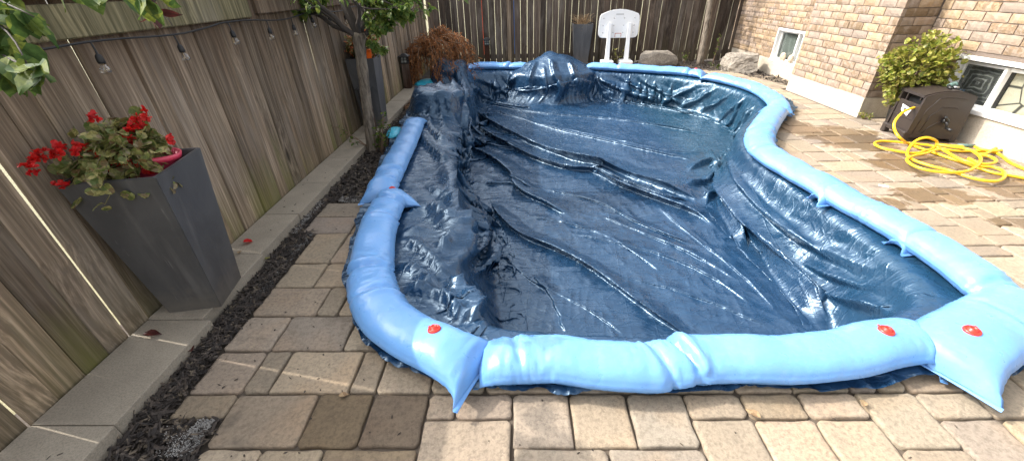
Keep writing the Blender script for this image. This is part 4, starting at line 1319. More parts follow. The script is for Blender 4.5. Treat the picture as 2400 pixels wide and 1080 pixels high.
def m_mortar():
    t = NT('mortar'); n = t.noise(t.pos(), 70, 5, .7)
    t.col(t.mix(n, (.10, .073, .058), (.19, .15, .12))); t.rough(.95); t.normal(t.bump(n, .6, .006)); return t.m
def m_found():
    t = NT('foundation_concrete'); p = t.pos()
    a = t.noise(p, 3.5, 6, .62, .3); b = t.noise(p, 70, 5, .7); st = t.noise(t.mapping(p, (3, 3, .8)), 2.0, 4, .6)
    c = t.mix(t.ramp(a, [(.46, 0.), (.54, .55)]), (.47, .41, .325), (.36, .32, .265))
    c = t.mix(t.ramp(b, [(.35, .4), (.55, 0.)]), c, (.22, .19, .15))
    c = t.mix(t.ramp(st, [(.5, 0.), (.75, .35)]), c, (.30, .24, .16))
    t.col(c); t.rough(.92); t.normal(t.bump(t.math('ADD', a, t.math('MULTIPLY', b, .35)), .6, .014)); return t.m
M_BRICK, M_MORTAR, M_FOUND = m_brick(), m_mortar(), m_found()
M_PVC = simple_mat('white_pvc', (.80, .79, .76), .38, noise_amt=.06, scale=9)

house = empty('house', (4.97, 5.39, 0), 0, 'buff brick house with basement windows along the right of the patio', 'house')
HO = Vector((4.97, 5.39, 0))
def hbox(name, lo, hi, mat, parent, bevel=0.0):
    """box in world coordinates, child of the house tree"""
    off = HO
    return box_obj(name, [a - b for a, b in zip(lo, off)], [a - b for a, b in zip(hi, off)], mat, parent, bevel)
ZT = 2.78
XA, XB, YA, YB = 4.54, 4.97, 5.39, 7.04
W2 = (3.42, 4.90, .33, .785); W1 = (7.70, 8.53, .255, .775)
# mortar backing walls, set 10 mm behind the brick faces, with the window openings left free
wall = empty('wall'); wall.parent = house
def bk(lo, hi): return hbox('mortar', lo, hi, M_MORTAR, wall)
MB_ = .010
bk((XA + MB_, YA + MB_, .23), (5.6, YB - MB_, ZT))                                                      # projecting bay
bk((XB + MB_, 1.6, .30), (5.6, W2[0], ZT)); bk((XB + MB_, W2[0], W2[3] + .045), (5.6, W2[1], ZT)); bk((XB + MB_, W2[1], .30), (5.6, YA + MB_, ZT))
bk((XB + MB_, YB - MB_, .24), (5.6, W1[0], ZT)); bk((XB + MB_, W1[0], W1[3] + .02), (5.6, W1[1], ZT)); bk((XB + MB_, W1[1], .24), (5.6, 10.6, ZT))
fd = empty('foundation'); fd.parent = house
def uneven(o, amt=.006, sub=6, sc=5.0):
    bm = bmesh.new(); bm.from_mesh(o.data)
    bmesh.ops.subdivide_edges(bm, edges=list(bm.edges), cuts=sub, use_grid_fill=True)
    for v in bm.verts:
        n = mnoise.noise_vector((v.co + Vector((3, 1, 7))) * sc); v.co += n * amt
    bm.to_mesh(o.data); bm.free()
    return o
uneven(hbox('concrete', (XA - .006, YA - .006, -.1), (5.55, YB + .002, .235), M_FOUND, fd), .006, 14, 6)
uneven(hbox('concrete', (XB - .004, 1.6, -.1), (5.55, YA - .008, .312), M_FOUND, fd), .005, 14, 6)
uneven(hbox('concrete', (XB - .004, YB + .004, -.1), (5.55, 10.6, .250), M_FOUND, fd), .005, 14, 6)

BH, BL, BJ = .0935, .262, .009
def brick_geo(L, seed):
    rr = random.Random(seed)
    l, h, dpt = L - BJ, BH - BJ, .05
    V = []; F = []
    ny_, nz_ = (6, 3) if L > .2 else (4, 3)
    for k in range(nz_ + 1):
        for i in range(ny_ + 1):
            y, z = -l / 2 + l * i / ny_, -h / 2 + h * k / nz_
            edge = i in (0, ny_) or k in (0, nz_)
            x = (-rr.uniform(.001, .0075) if not edge else rr.uniform(.0, .003))
            V.append((x, y + (rr.uniform(-.002, .002) if edge else 0), z + (rr.uniform(-.0028, .0018) if edge else 0)))
    m = ny_ + 1
    for k in range(nz_):
        for i in range(ny_):
            a = k * m + i; F.append((a, a + m, a + m + 1, a + 1))
    # sides
    rim = [i for i in range(m)] + [k * m + ny_ for k in range(1, nz_ + 1)] + [nz_ * m + i for i in range(ny_ - 1, -1, -1)] + [k * m for k in range(nz_ - 1, 0, -1)]
    b = len(V)
    for r in rim: V.append((dpt, V[r][1], V[r][2]))
    n = len(rim)
    for i in range(n): F.append((rim[i], rim[(i + 1) % n], b + (i + 1) % n, b + i))
    return V, F
_bm = {}
def brick_mesh(L, var):
    L = round(L, 2)
    if (L, var) not in _bm:
        V, F = brick_geo(L, int(L * 1000) + var * 77)
        me = bpy.data.meshes.new('brick'); me.from_pydata(V, [], F); me.update(); me.materials.append(M_BRICK)
        _bm[(L, var)] = me
    return _bm[(L, var)]
brr = random.Random(21)
bricks = []          # (x, y, z, rz, L)
def course_run(axis, fixed, a0, a1, z0, z1, holes=(), rz=0.0, start=0.0):
    k = 0; z = z0 + BH / 2
    while z < z1:
        off = (0.0 if k % 2 == 0 else BL / 2) + brr.uniform(-.02, .02)
        segs = [(a0, a1)]
        for (h0, h1, hz0, hz1) in holes:
            if z + BH * .4 > hz0 and z - BH * .4 < hz1:
                ns = []
                for (s0, s1) in segs:
                    if h0 > s0: ns.append((s0, min(s1, h0)))
                    if h1 < s1: ns.append((max(s0, h1), s1))
                    if h1 <= s0 or h0 >= s1: ns.append((s0, s1))
                segs = [q for q in ns if q[1] - q[0] > .03]
        for (s0, s1) in segs:
            x = s0 - off if off > 0.01 else s0
            while x < s1 - .02:
                e0, e1 = max(x, s0), min(x + BL, s1)
                if e1 - e0 > .03:
                    c = (e0 + e1) / 2
                    bricks.append(((fixed, c, z) if axis == 'y' else (c, fixed, z), rz, e1 - e0))
                x += BL
        z += BH; k += 1
course_run('y', XA, YA, YB, .235, ZT)
course_run('x', YA, XA + .04, XB, .235, ZT, rz=math.pi / 2)
course_run('y', XB, 1.6, YA, .312, ZT, holes=[(W2[0], W2[1], -1, W2[3] + .04)])
course_run('y', XB, YB, 10.5, .25, ZT, holes=[(W1[0], W1[1], -1, W1[3] + .015)])
def vis_rank(b):
    (x, y, z), rz, L = b
    seen = z < 1.62 and y > 3.3
    return (0 if seen else 1, math.dist((x, y, z), (0, 0, CAM_H)))
bricks.sort(key=vis_rank)
bv, bf = [], []
for i, ((x, y, z), rz, L) in enumerate(bricks):
    if i < 300 and vis_rank(bricks[i])[0] == 0:
        o = bpy.data.objects.new('brick', brick_mesh(L, brr.randrange(4)))
        o.location = Vector((x, y, z)) - HO; o.rotation_euler = (0, 0, rz)
        link(o, wall)
    else:
        V, F = brick_geo(round(L, 2), brr.randrange(999)); b = len(bv)
        ca, sa = math.cos(rz), math.sin(rz)
        bv += [(a * ca - c * sa + x - HO.x, a * sa + c * ca + y - HO.y, e + z - HO.z) for a, c, e in V]; bf += [tuple(q + b for q in f) for f in F]
def m_brick_far():
    m = M_BRICK.copy(); m.name = 'clay_brick_joined'
    nt = m.node_tree          # per-brick variation from the brick's place in the wall instead of the object's random value
    tn = nt.nodes
    geo = tn.new('ShaderNodeNewGeometry'); sp = tn.new('ShaderNodeSeparateXYZ'); nt.links.new(geo.outputs['Position'], sp.inputs[0])
    def mth(op, a, b):
        q = tn.new('ShaderNodeMath'); q.operation = op
        for i, x in enumerate((a, b)):
            if isinstance(x, float): q.inputs[i].default_value = x
            else: nt.links.new(x, q.inputs[i])
        return q.outputs[0]
    row = mth('FLOOR', mth('DIVIDE', sp.outputs[2], BH), 0.0)
    colm = mth('FLOOR', mth('DIVIDE', mth('ADD', mth('ADD', sp.outputs[1], sp.outputs[0]), mth('MULTIPLY', row, BL / 2)), BL), 0.0)
    wnz = tn.new('ShaderNodeTexWhiteNoise'); wnz.noise_dimensions = '2D'
    cb = tn.new('ShaderNodeCombineXYZ'); nt.links.new(row, cb.inputs[0]); nt.links.new(colm, cb.inputs[1]); nt.links.new(cb.outputs[0], wnz.inputs['Vector'])
    for l in list(nt.links):
        if l.from_node.type == 'OBJECT_INFO' and l.from_socket.name == 'Random':
            nt.links.new(wnz.outputs[0], l.to_socket)
    return m
o = mesh_obj('brick_field', bv, bf, m_brick_far(), wall); tag(o, kind='stuff')
print('bricks', len(bricks))

# ---- windows
def m_glass():
    t = NT('window_glass'); t.set(Roughness=.03, Specular_IOR_Level=.6, Alpha=1.0)
    t.b.inputs['Transmission Weight'].default_value = 1.0; t.b.inputs['IOR'].default_value = 1.45
    t.col((.85, .9, .9)); return t.m
def thin_glass():
    t = NT('pane_glass'); nt = t.t
    tr = t.n('ShaderNodeBsdfTransparent'); tr.inputs[0].default_value = (.93, .95, .94, 1)
    gl = t.n('ShaderNodeBsdfGlossy'); gl.inputs['Roughness'].default_value = .03
    lw = t.n('ShaderNodeLayerWeight'); lw.inputs[0].default_value = .5
    mx = t.n('ShaderNodeMixShader'); t.l(t.math('ADD', t.math('MULTIPLY', t.math('POWER', lw.outputs['Facing'], 4.0), .8), .05, clamp=True), mx.inputs[0]); t.l(tr.outputs[0], mx.inputs[1]); t.l(gl.outputs[0], mx.inputs[2])
    out = [n for n in nt.nodes if n.type == 'OUTPUT_MATERIAL'][0]; t.l(mx.outputs[0], out.inputs['Surface']); return t.m
M_GLASS = thin_glass()
def m_rings():
    """insect screen with its moire ripples"""
    t = NT('screen_mesh'); p = t.obj(); s = t.xyz(p)
    ax = t.math('ABSOLUTE', s[1]); az = t.math('ABSOLUTE', s[2])
    d = t.math('MAXIMUM', t.math('MULTIPLY', ax, .72), az)
    d = t.math('ADD', d, t.math('MULTIPLY', t.math('SUBTRACT', t.noise(p, 9, 3, .5), .5), .05))
    r = t.math('SINE', t.math('MULTIPLY', d, 165.0))
    wob = t.noise(p, 6, 3)
    t.col(t.mix(t.math('MULTIPLY', t.ramp(r, [(.45, 0.), (.7, 1.)]), t.ramp(wob, [(.3, .35), (.6, 1.)])), (.045, .045, .045), (.20, .20, .185))); t.rough(.6); return t.m
def m_slab():
    """stone-look board standing behind the glass"""
    t = NT('stone_board'); p = t.obj()
    q = t.vadd(p, (0.13, .21, .05))
    e = t.voro(t.mapping(q, (1, 3.4, 3.4)), 1.0, 'DISTANCE_TO_EDGE')
    crack = t.ramp(e, [(.012, 1.0), (.03, 0.)])
    n = t.noise(p, 30, 6, .65)
    c = t.mix(n, (.36, .315, .24), (.50, .44, .34))
    t.col(t.mix(crack, c, (.05, .045, .04))); t.rough(.9); t.normal(t.bump(n, .5, .01)); return t.m
M_RINGS, M_SLAB = m_rings(), m_slab()
M_DARK = simple_mat('dark_interior', (.03, .032, .035), .7)
M_CURT = simple_mat('grey_curtain', (.16, .18, .165), .85, scale=4, noise_amt=.5)

def make_window(y0, y1, z0, z1, mull, label, near):
    w = empty('window'); w.parent = house
    w['label'] = label
    fw = .035; xf = XB + .055
    hb = lambda nm, lo, hi, m, b=.003: hbox(nm, lo, hi, m, w, b)
    if near:
        hb('head', (XB - .022, y0 - .02, z1), (XB + .10, y1 + .02, z1 + .043), M_PVC, .005)
        hb('sill', (XB - .030, y0 - .02, z0 - .045), (XB + .11, y1 + .035, z0), M_PVC, .005)
    else:
        hb('head', (XB + .004, y0, z1 - .02), (XB + .13, y1, z1 + .018), M_PVC)
        hb('sill', (XB - .012, y0 - .01, z0 - .028), (XB + .13, y1 + .01, z0), M_PVC, .005)
    hb('jamb', (XB + .002, y1 - .025, z0 + .001), (XB + .135, y1 - .001, z1 - .021), M_PVC)
    hb('jamb', (XB + .002, y0 + .001, z0 + .001), (XB + .135, y0 + .025, z1 - .021), M_PVC)
    hb('mullion', (XB + .040, mull - .016, z0 + .002), (XB + .10, mull + .016, z1 - .022), M_PVC)
    hb('sash', (XB + .07, y0 + .026, z1 - .058), (XB + .11, mull - .018, z1 - .023), M_PVC); hb('sash', (XB + .07, y0 + .026, z0 + .003), (XB + .11, mull - .018, z0 + .03), M_PVC)
    hb('sash', (XB + .075, mull + .018, z1 - .052), (XB + .11, y1 - .027, z1 - .023), M_PVC); hb('sash', (XB + .075, mull + .018, z0 + .003), (XB + .11, y1 - .027, z0 + .026), M_PVC)
    hb('sash', (XB + .076, y1 - .050, z0 + .027), (XB + .109, y1 - .028, z1 - .053), M_PVC)
    hb('pane', (XB + .092, y0 + .027, z0 + .031), (XB + .096, mull - .019, z1 - .059), M_GLASS, 0)
    hb('pane', (XB + .098, mull + .019, z0 + .027), (XB + .102, y1 - .051, z1 - .053), M_GLASS, 0)
    if near:
        ym = (mull + y1) / 2; zm = (z0 + z1) / 2
        o = box_obj('screen', (-.002, mull + .017 - ym, z0 + .02 - zm), (.002, y1 - .045 - ym, z1 - .04 - zm), M_RINGS, w); o.location = Vector((XB + .110, ym, zm)) - HO
        ym = (mull + y0) / 2
        o = box_obj('backing_board', (-.01, y0 + .01 - ym, z0 - .02 - zm), (.01, mull - .03 - ym, z1 + .02 - zm), M_SLAB, w); o.location = Vector((XB + .145, ym, zm)) - HO
        hb('interior', (XB + .22, y0 - .05, z0 - .08), (XB + .24, y1 + .05, z1 + .08), M_DARK, 0)
    else:
        hb('curtain', (XB + .135, y0 - .05, z0 - .05), (XB + .15, y1 + .05, z1 + .05), M_CURT, 0)
    return w
make_window(*W2, 4.392, 'white sliding basement window beside the hose reel', True)
make_window(*W1, 7.905, 'small white basement window near the back fence', False)

# ---- natural stones
def m_stone(name, c1, c2):
    t = NT(name); v = t.randvec(10)
    a = t.noise(v, 6, 8, .68, .5); b = t.noise(v, 45, 6, .7)
    c = t.mix(t.ramp(a, [(.35, 0.), (.65, 1.)]), c1, c2); c = t.mix(t.ramp(b, [(.36, .6), (.52, 0.)]), c, tuple(x * .35 for x in c2))
    t.col(c); t.rough(.93); t.normal(t.bump(t.math('ADD', a, t.math('MULTIPLY', b, .5)), .8, .03)); return t.m
M_ROCK = m_stone('limestone', (.34, .30, .245), (.20, .175, .145))
M_PEB = m_stone('pebble', (.52, .42, .31), (.42, .33, .24))
def rock(name, loc, size, rz, mat, label, cat, group, seed, pw=.55, amp=.16, sub=5):
    """quarried block: a ball cut by random planes, then roughened"""
    rr = random.Random(seed)
    bm = bmesh.new(); bmesh.ops.create_icosphere(bm, subdivisions=sub, radius=1.35)
    planes = [(Vector((0, 0, 1)), .80), (Vector((1, .1, .1)).normalized(), .88), (Vector((-1, .1, .05)).normalized(), .9), (Vector((.1, -1, .15)).normalized(), .85), (Vector((0, 1, 0)), .9)]
    for k in range(9):
        v_ = Vector((rr.uniform(-1, 1), rr.uniform(-1, 1), rr.uniform(-.2, 1))).normalized(); planes.append((v_, rr.uniform(.86, 1.05)))
    for v in bm.verts:
        p = v.co
        if amp > .08:
            for n_, d_ in planes:
                e = p.dot(n_) - d_
                if e > 0: p = p - n_ * e
        else: p = p / 1.35
        q = p + p.normalized() * (amp * .35 * mnoise.fractal(p * 2.2 + Vector((seed, 0, 0)), 1.0, 2.0, 5) - amp * .25 * abs(mnoise.noise(p * 5 + Vector((0, seed, 0)))))
        v.co = Vector((q.x * size[0] / 2, q.y * size[1] / 2, max(-.02, (q.z + .8) / 1.6 * size[2])))
    o = bm_obj(name, bm, mat, None, amp < .08); o.location = loc; o.rotation_euler = (0, 0, rz)
    return tag(o, label, cat, group)
rock('boulder', (3.10, 9.62, -.02), (.86, .34, .30), -.03, M_ROCK, 'long flat-topped limestone boulder against the back fence', 'boulder', None, 3, .30, .15)
rock('boulder', (4.50, 8.72, -.03), (.70, .50, .36), -.5, M_ROCK, 'rugged limestone boulder at the corner of the brick house', 'boulder', None, 11, .42, .30)
rock('pebble', (XB + .05, 8.20, W1[2]), (.07, .13, .13), .2, M_PEB, 'pointed tan stone on the far window sill', 'stone', None, 5, .8, .05, 3)
rock('pebble', (XB + .04, 7.93, W1[2]), (.09, .14, .13), -.2, M_PEB, 'round pale stone leaning on the far window sill, nearer the bay', 'stone', None, 8, .95, .05, 3)
# ------------------------------------------------------------------ hose reel and hose
def m_plastic(name, c, rough=.45, b=.25):
    t = NT(name); v = t.obj(); n = t.noise(v, 90, 4, .6); d = t.noise(v, 5, 4, .6)
    t.col(t.mix(t.ramp(d, [(.45, 0.), (.75, .35)]), c, tuple(min(1, x * 1.7 + .01) for x in c))); t.rough(rough); t.normal(t.bump(n, b, .003)); return t.m
M_BROWN = m_plastic('brown_plastic', (.030, .022, .018), .42)
M_BLACK = m_plastic('black_plastic', (.012, .012, .012), .4)
M_LABEL = simple_mat('white_label', (.78, .77, .74), .4, noise_amt=.03)
M_HOSE = m_plastic('yellow_hose', (.78, .46, .015), .38, .05)
M_BRASS = simple_mat('grey_green_nozzle', (.10, .17, .15), .4)
M_STEEL = simple_mat('steel', (.5, .5, .5), .3, metallic=.9)
rl = empty('hose_reel_box', (4.60, 4.53, 0.004), math.radians(-10), 'dark brown plastic hose reel box with crank beside the basement window', 'hose reel')
# local frame: front (crank) faces -Y, hose side faces -X
bx0, bx1, by0, by1 = -.235, .235, -.17, .20
def arch(x, x0, x1, zb, za): 
    u = (x - (x0 + x1) / 2) / ((x1 - x0) / 2); return zb + (za - zb) * (1 - u * u)
def side_panel(name, yc, th, zoff=0.0):
    xs = np.linspace(bx0 - .012, bx1 + .012, 17); V = []; F = []
    for yv in (yc - th / 2, yc + th / 2):
        for x_ in xs: V.append((x_ * (1 - .10 * 0), yv, .075)); V.append((x_ * .93, yv, arch(x_, xs[0], xs[-1], .485, .535)))
    n_ = 2 * len(xs)
    for i in range(len(xs) - 1):
        a = 2 * i; F += [(a, a + 2, a + 3, a + 1), (n_ + a + 1, n_ + a + 3, n_ + a + 2, n_ + a), (a + 1, a + 3, n_ + a + 3, n_ + a + 1), (a, n_ + a, n_ + a + 2, a + 2)]
    F += [(0, 1, n_ + 1, n_), (n_ - 2, 2 * n_ - 2, 2 * n_ - 1, n_ - 1)]
    return mesh_obj(name, V, F, M_BROWN, rl)
fp = side_panel('front_panel', by0, .03); side_panel('rear_panel', by1, .03)
# embossed ribs on the front panel
def ribs(y, pts, r=.006): return tube_obj('rib', [(x_, y, z_) for x_, z_ in pts], r, M_BROWN, fp, 6)
for k_, ins in ((0, .045), (1, .105)):
    pts = [(bx0 + ins, .09 + .02 * k_), (bx0 + ins + .02, .34 - .05 * k_), (bx0 + ins + .075, .435 - .10 * k_)] + [(x_, arch(x_, bx0, bx1, .44 - .10 * k_, .475 - .10 * k_)) for x_ in np.linspace(bx0 + ins + .09, bx1 - ins - .02, 7)]
    ribs(by0 - .016, pts, .0045)
ribs(by0 - .016, [(-.10, .09), (-.07, .16), (-.01, .215), (.04, .225)], .0045)
box_obj('side_panel', (bx0 + .005, by0 + .018, .075), (bx0 + .028, by1 - .018, .385), M_BROWN, rl, .004)
box_obj('side_panel', (bx1 - .03, by0 + .018, .075), (bx1 - .006, by1 - .018, .49), M_BROWN, rl, .004)
box_obj('side_ledge', (bx0 - .004, by0 + .018, .22), (bx0 + .004, by1 - .018, .232), M_BROWN, rl, .002)
box_obj('inner_drum', (bx0 + .07, by0 + .03, .10), (bx1 - .07, by1 - .03, .44), M_BLACK, rl, .03)
box_obj('slot_bar', (bx0 + .012, by0 + .06, .425), (bx0 + .03, by0 + .075, .488), M_BROWN, rl, .002)
box_obj('slot_bar', (bx0 + .012, by1 - .10, .385), (bx0 + .03, by1 - .085, .488), M_BROWN, rl, .002)
lidv = []; lidf = []
xs = np.linspace(bx0 - .02, bx1 + .02, 13)
for yv in (by0 + .004, by1 + .025):
    for x_ in xs: lidv += [(x_ * .93, yv, arch(x_, xs[0], xs[-1], .487, .537) - .022), (x_ * .93, yv, arch(x_, xs[0], xs[-1], .493, .545))]
n_ = 2 * len(xs)
for i in range(len(xs) - 1):
    a = 2 * i; lidf += [(a, a + 2, a + 3, a + 1), (n_ + a + 1, n_ + a + 3, n_ + a + 2, n_ + a), (a + 1, a + 3, n_ + a + 3, n_ + a + 1), (a, n_ + a, n_ + a + 2, a + 2)]
lidf += [(0, 1, n_ + 1, n_), (n_ - 2, 2 * n_ - 2, 2 * n_ - 1, n_ - 1)]
mesh_obj('lid', lidv, lidf, M_BROWN, rl)
bm = bmesh.new()
bm_box(bm, (bx0 - .035, by0 - .018, .0), (bx0 + .03, by0 + .05, .10), .008); bm_box(bm, (bx0 - .035, by1 - .05, .0), (bx0 + .03, by1 + .018, .10), .008)
bm_box(bm, (bx0 - .026, by0 + .045, .055), (bx0 + .02, by1 - .045, .098), .004)
bm_box(bm, (bx1 - .04, by0 - .017, .0), (bx1 + .02, by1 + .017, .098), .008); bm_box(bm, (bx0 + .028, by0 - .016, .035), (bx1 - .038, by0 + .004, .096), .004)
bm_obj('base', bm, M_BROWN, rl)
cr = empty('crank'); cr.parent = rl
tube_obj('hub', [(.045, by0 - .012, .24), (.045, by0 - .055, .24)], .028, M_BLACK, cr, 14)
tube_obj('arm', [(.045, by0 - .05, .24), (.06, by0 - .058, .205), (.072, by0 - .060, .165)], .013, M_BLACK, cr, 8)
tube_obj('arm', [(.045, by0 - .05, .24), (.022, by0 - .055, .275), (.01, by0 - .056, .29)], .014, M_BLACK, cr, 8)
tube_obj('grip', [(.072, by0 - .055, .168), (.074, by0 - .13, .166)], .015, M_BLACK, cr, 10)
lb = mesh_obj('warning_label', [(bx0 - .0045, by0 + .09, .325), (bx0 - .0045, by0 + .26, .345), (bx0 - .0045, by0 + .24, .275), (bx0 - .0045, by0 + .12, .245)], [(0, 1, 2, 3)], M_LABEL, rl)
mesh_obj('label_print', [(bx0 - .0060, by0 + .155, .275), (bx0 - .0060, by0 + .215, .29), (bx0 - .0060, by0 + .185, .325)], [(0, 1, 2)], M_BLACK, lb)
nz = empty('spray_nozzle', Vector((4.655, 4.50, .548)), .3, 'small grey-green hose nozzle lying on the reel box lid', 'nozzle')
tube_obj('barrel', [(-.05, 0, .03), (.0, 0, .032), (.045, .01, .026)], [.018, .022, .026], M_BRASS, nz, 10)
tube_obj('head', [(.03, .005, .03), (.05, .01, .028), (.07, .014, .024)], [.03, .034, .030], M_BRASS, nz, 12)
tube_obj('handle', [(-.045, 0, .03), (-.07, -.02, .018), (-.085, -.055, .014)], [.016, .014, .012], M_BLACK, nz, 8)
tube_obj('coupling', [(.005, -.02, .012), (.04, -.05, .012)], [.013, .013], M_STEEL, nz, 8)

def hc(l, z): return [(*G(2020 + a / 4.321, 200 + b / 4.321, z)[:2], z) for a, b in l]
p0 = AX(2142, 253, 4.352); 
hose_pts = [(4.42, p0.y + .01, p0.z + .005), tuple(p0)] + [tuple(AY(2020 + a / 4.321, 200 + b / 4.321, yy)) for a, b, yy in ((430, 265, 4.38), (360, 330, 4.30), (325, 400, 4.24), (345, 480, 4.18), (400, 545, 4.12))]
hose_pts += hc([(480, 595), (600, 640), (750, 690), (900, 742), (1050, 790), (1200, 845), (1330, 885), (1430, 905), (1560, 925), (1700, 950), (1780, 955), (1760, 900), (1642, 845), (1500, 780), (1370, 690), (1200, 668), (1000, 668)], .016)
hose_pts += hc([(850, 650), (700, 612), (500, 590), (300, 570), (180, 568), (128, 592), (200, 635), (330, 662), (470, 685), (580, 684), (640, 660)], .030)
hose_pts += [(*G(2020 + a / 4.321, 200 + b / 4.321, z)[:2], z) for a, b, z in ((690, 650, .03), (745, 620, .055), (760, 575, .09), (720, 545, .13), (650, 530, .15), (570, 550, .13), (505, 600, .09), (460, 680, .05), (475, 725, .036))]
hose_pts += hc([(540, 765), (700, 818), (900, 868), (1040, 915), (1200, 958), (1350, 972), (1440, 935), (1430, 870), (1330, 830), (1200, 818)], .034)
hose_pts += hc([(1080, 775), (960, 735), (800, 650), (640, 690), (520, 715), (455, 750), (500, 800), (600, 842), (740, 872), (900, 884), (1060, 870), (1160, 820), (1205, 750), (1160, 690), (1060, 645), (900, 622)], .052)
hose_pts += hc([(760, 600), (900, 612), (1000, 616), (1110, 612), (1200, 645), (1310, 664), (1420, 655), (1462, 632), (1420, 618), (1350, 640), (1260, 690), (1180, 700), (1290, 720), (1360, 760), (1320, 790), (1200, 792), (1080, 740)], .040)
hp = catmull(hose_pts, 620)
hz = empty('garden_hose', (4.3, 4.0, 0), 0, 'bright yellow garden hose in a loose tangle on the patio', 'hose')
hb_ = tube_obj('hose_line', hp - np.array([4.3, 4.0, 0]), .0126, M_HOSE, hz, 10)
cp = G(2020 + 1060 / 4.321, 200 + 612 / 4.321, .042)
tube_obj('connector', [Vector(cp) - Vector((4.3, 4.0, 0)) + Vector((-.075, .012, .0)), Vector(cp) - Vector((4.3, 4.0, 0)) + Vector((.065, -.012, 0))], .019, M_BRASS, hz, 10)
scr = box_obj('paper_scrap', (-.035, -.018, 0), (.035, .018, .002), M_LABEL); scr.location = (*G(2071, 436, .004)[:2], .004); scr.rotation_euler = (0, 0, -.6); tag(scr, 'small white paper scrap on the wet patio', 'scrap')

# ------------------------------------------------------------------ tapered planters
def m_planter():
    t = NT('charcoal_fibrestone'); v = t.randvec(8)
    a = t.noise(t.mapping(v, (1, 1, .5)), 4, 6, .6, .6); b = t.noise(v, 70, 4, .6); st = t.noise(t.mapping(v, (5, 5, .5)), 2.0, 4, .6)
    c = t.mix(t.ramp(a, [(.38, 0.), (.62, 1.)]), (.052, .051, .052), (.080, .078, .078))
    c = t.mix(t.ramp(st, [(.54, 0.), (.7, .4)]), c, (.16, .152, .145))
    sz = t.xyz(t.obj())
    spl = t.ramp(t.math('ADD', sz[2], t.math('MULTIPLY', t.noise(v, 16, 5, .7), .35)), [(.20, .55), (.36, 0.)])
    c = t.mix(spl, c, (.15, .13, .105))
    scr_ = t.ramp(t.noise(t.mapping(v, (40, 40, 3), rot=(.5, .3, 0)), 1.0, 3, .6), [(.68, 0.), (.76, .5)])
    c = t.mix(scr_, c, (.19, .18, .175))
    t.col(c); t.rough(.55); t.normal(t.bump(t.math('ADD', b, a), .16, .005)); return t.m
M_PLANT = m_planter()
M_POTSOIL = simple_mat('potting_soil', (.02, .015, .012), .95, scale=60, bump=.8)
def planter(loc, rz, wb, wt, h, label):
    r = empty('planter', loc, rz, label, 'planter', 'tall tapered charcoal planters')
    V = []; th = .016
    def ring(w_, z_): return [(-w_ / 2, -w_ / 2, z_), (w_ / 2, -w_ / 2, z_), (w_ / 2, w_ / 2, z_), (-w_ / 2, w_ / 2, z_)]
    bm = bmesh.new()
    rings = [ring(wb, 0.0), ring(wb + (wt - wb) * .5, h * .5), ring(wt, h), ring(wt - 2 * th, h), ring(wt - 2 * th - .012, h - .13)]
    vr = [[bm.verts.new(p) for p in q] for q in rings]
    for a, b in zip(vr, vr[1:]):
        for i in range(4): bm.faces.new((a[i], a[(i + 1) % 4], b[(i + 1) % 4], b[i]))
    bm.faces.new(vr[0][::-1])
    bmesh.ops.bevel(bm, geom=[e for e in bm.edges if not any(v in vr[4] for v in e.verts)], offset=.004, segments=2, affect='EDGES')
    bm_obj('shell', bm, M_PLANT, r)
    so = mesh_obj('soil', [(x, y, h - .12 + .0) for x, y, z in ring(wt - 2 * th - .004, 0)], [(0, 1, 2, 3)], M_POTSOIL, r)
    return r
PL1 = Vector((-1.885, 1.782, .07)); PL1_H = .83
planter(PL1, math.radians(10), .275, .405, PL1_H, 'tall charcoal tapered planter near the camera with a pink pot of red begonias')
PL2 = Vector((-1.905, 5.18, .07))
planter(PL2, math.radians(2), .235, .335, .83, 'tall charcoal planter behind the small tree carrying an orange pot')
PL3 = Vector((1.42, 9.93, -.02))
planter(PL3, math.radians(-3), .30, .44, .86, 'tall charcoal planter with dry grass against the back fence')

def ribbed_pot(loc, rx, r0, r1, h, mat, label, ribs_n=26, rot=(0, 0, 0)):
    bm = bmesh.new(); n = ribs_n * 2; rings = []
    prof = [(r0, 0), (r0 + (r1 - r0) * .45, h * .45), (r0 + (r1 - r0) * .86, h * .86), (r1 * 1.03, h * .87), (r1 * 1.06, h), (r1 * .98, h), (r1 * .92, h * .8)]
    for q, (r_, z_) in enumerate(prof):
        ring = []
        for k in range(n):
            a = 2 * math.pi * k / n; rr = r_ * (1 - (.022 if (k % 2 and q < 3) else 0)); ring.append(bm.verts.new((rr * math.cos(a), rr * math.sin(a), z_)))
        rings.append(ring)
    for a, b in zip(rings, rings[1:]):
        for k in range(n): bm.faces.new((a[k], a[(k + 1) % n], b[(k + 1) % n], b[k]))
    bm.faces.new(rings[0][::-1]); bm.faces.new(rings[-1])
    o = bm_obj('flower_pot', bm, mat, None, True); o.location = loc; o.rotation_euler = rot
    return tag(o, label, 'flower pot')
M_PINK = simple_mat('pink_plastic', (.62, .055, .11), .35, noise_amt=.08)
M_ORANGE = simple_mat('orange_plastic', (.70, .12, .012), .4, noise_amt=.08)

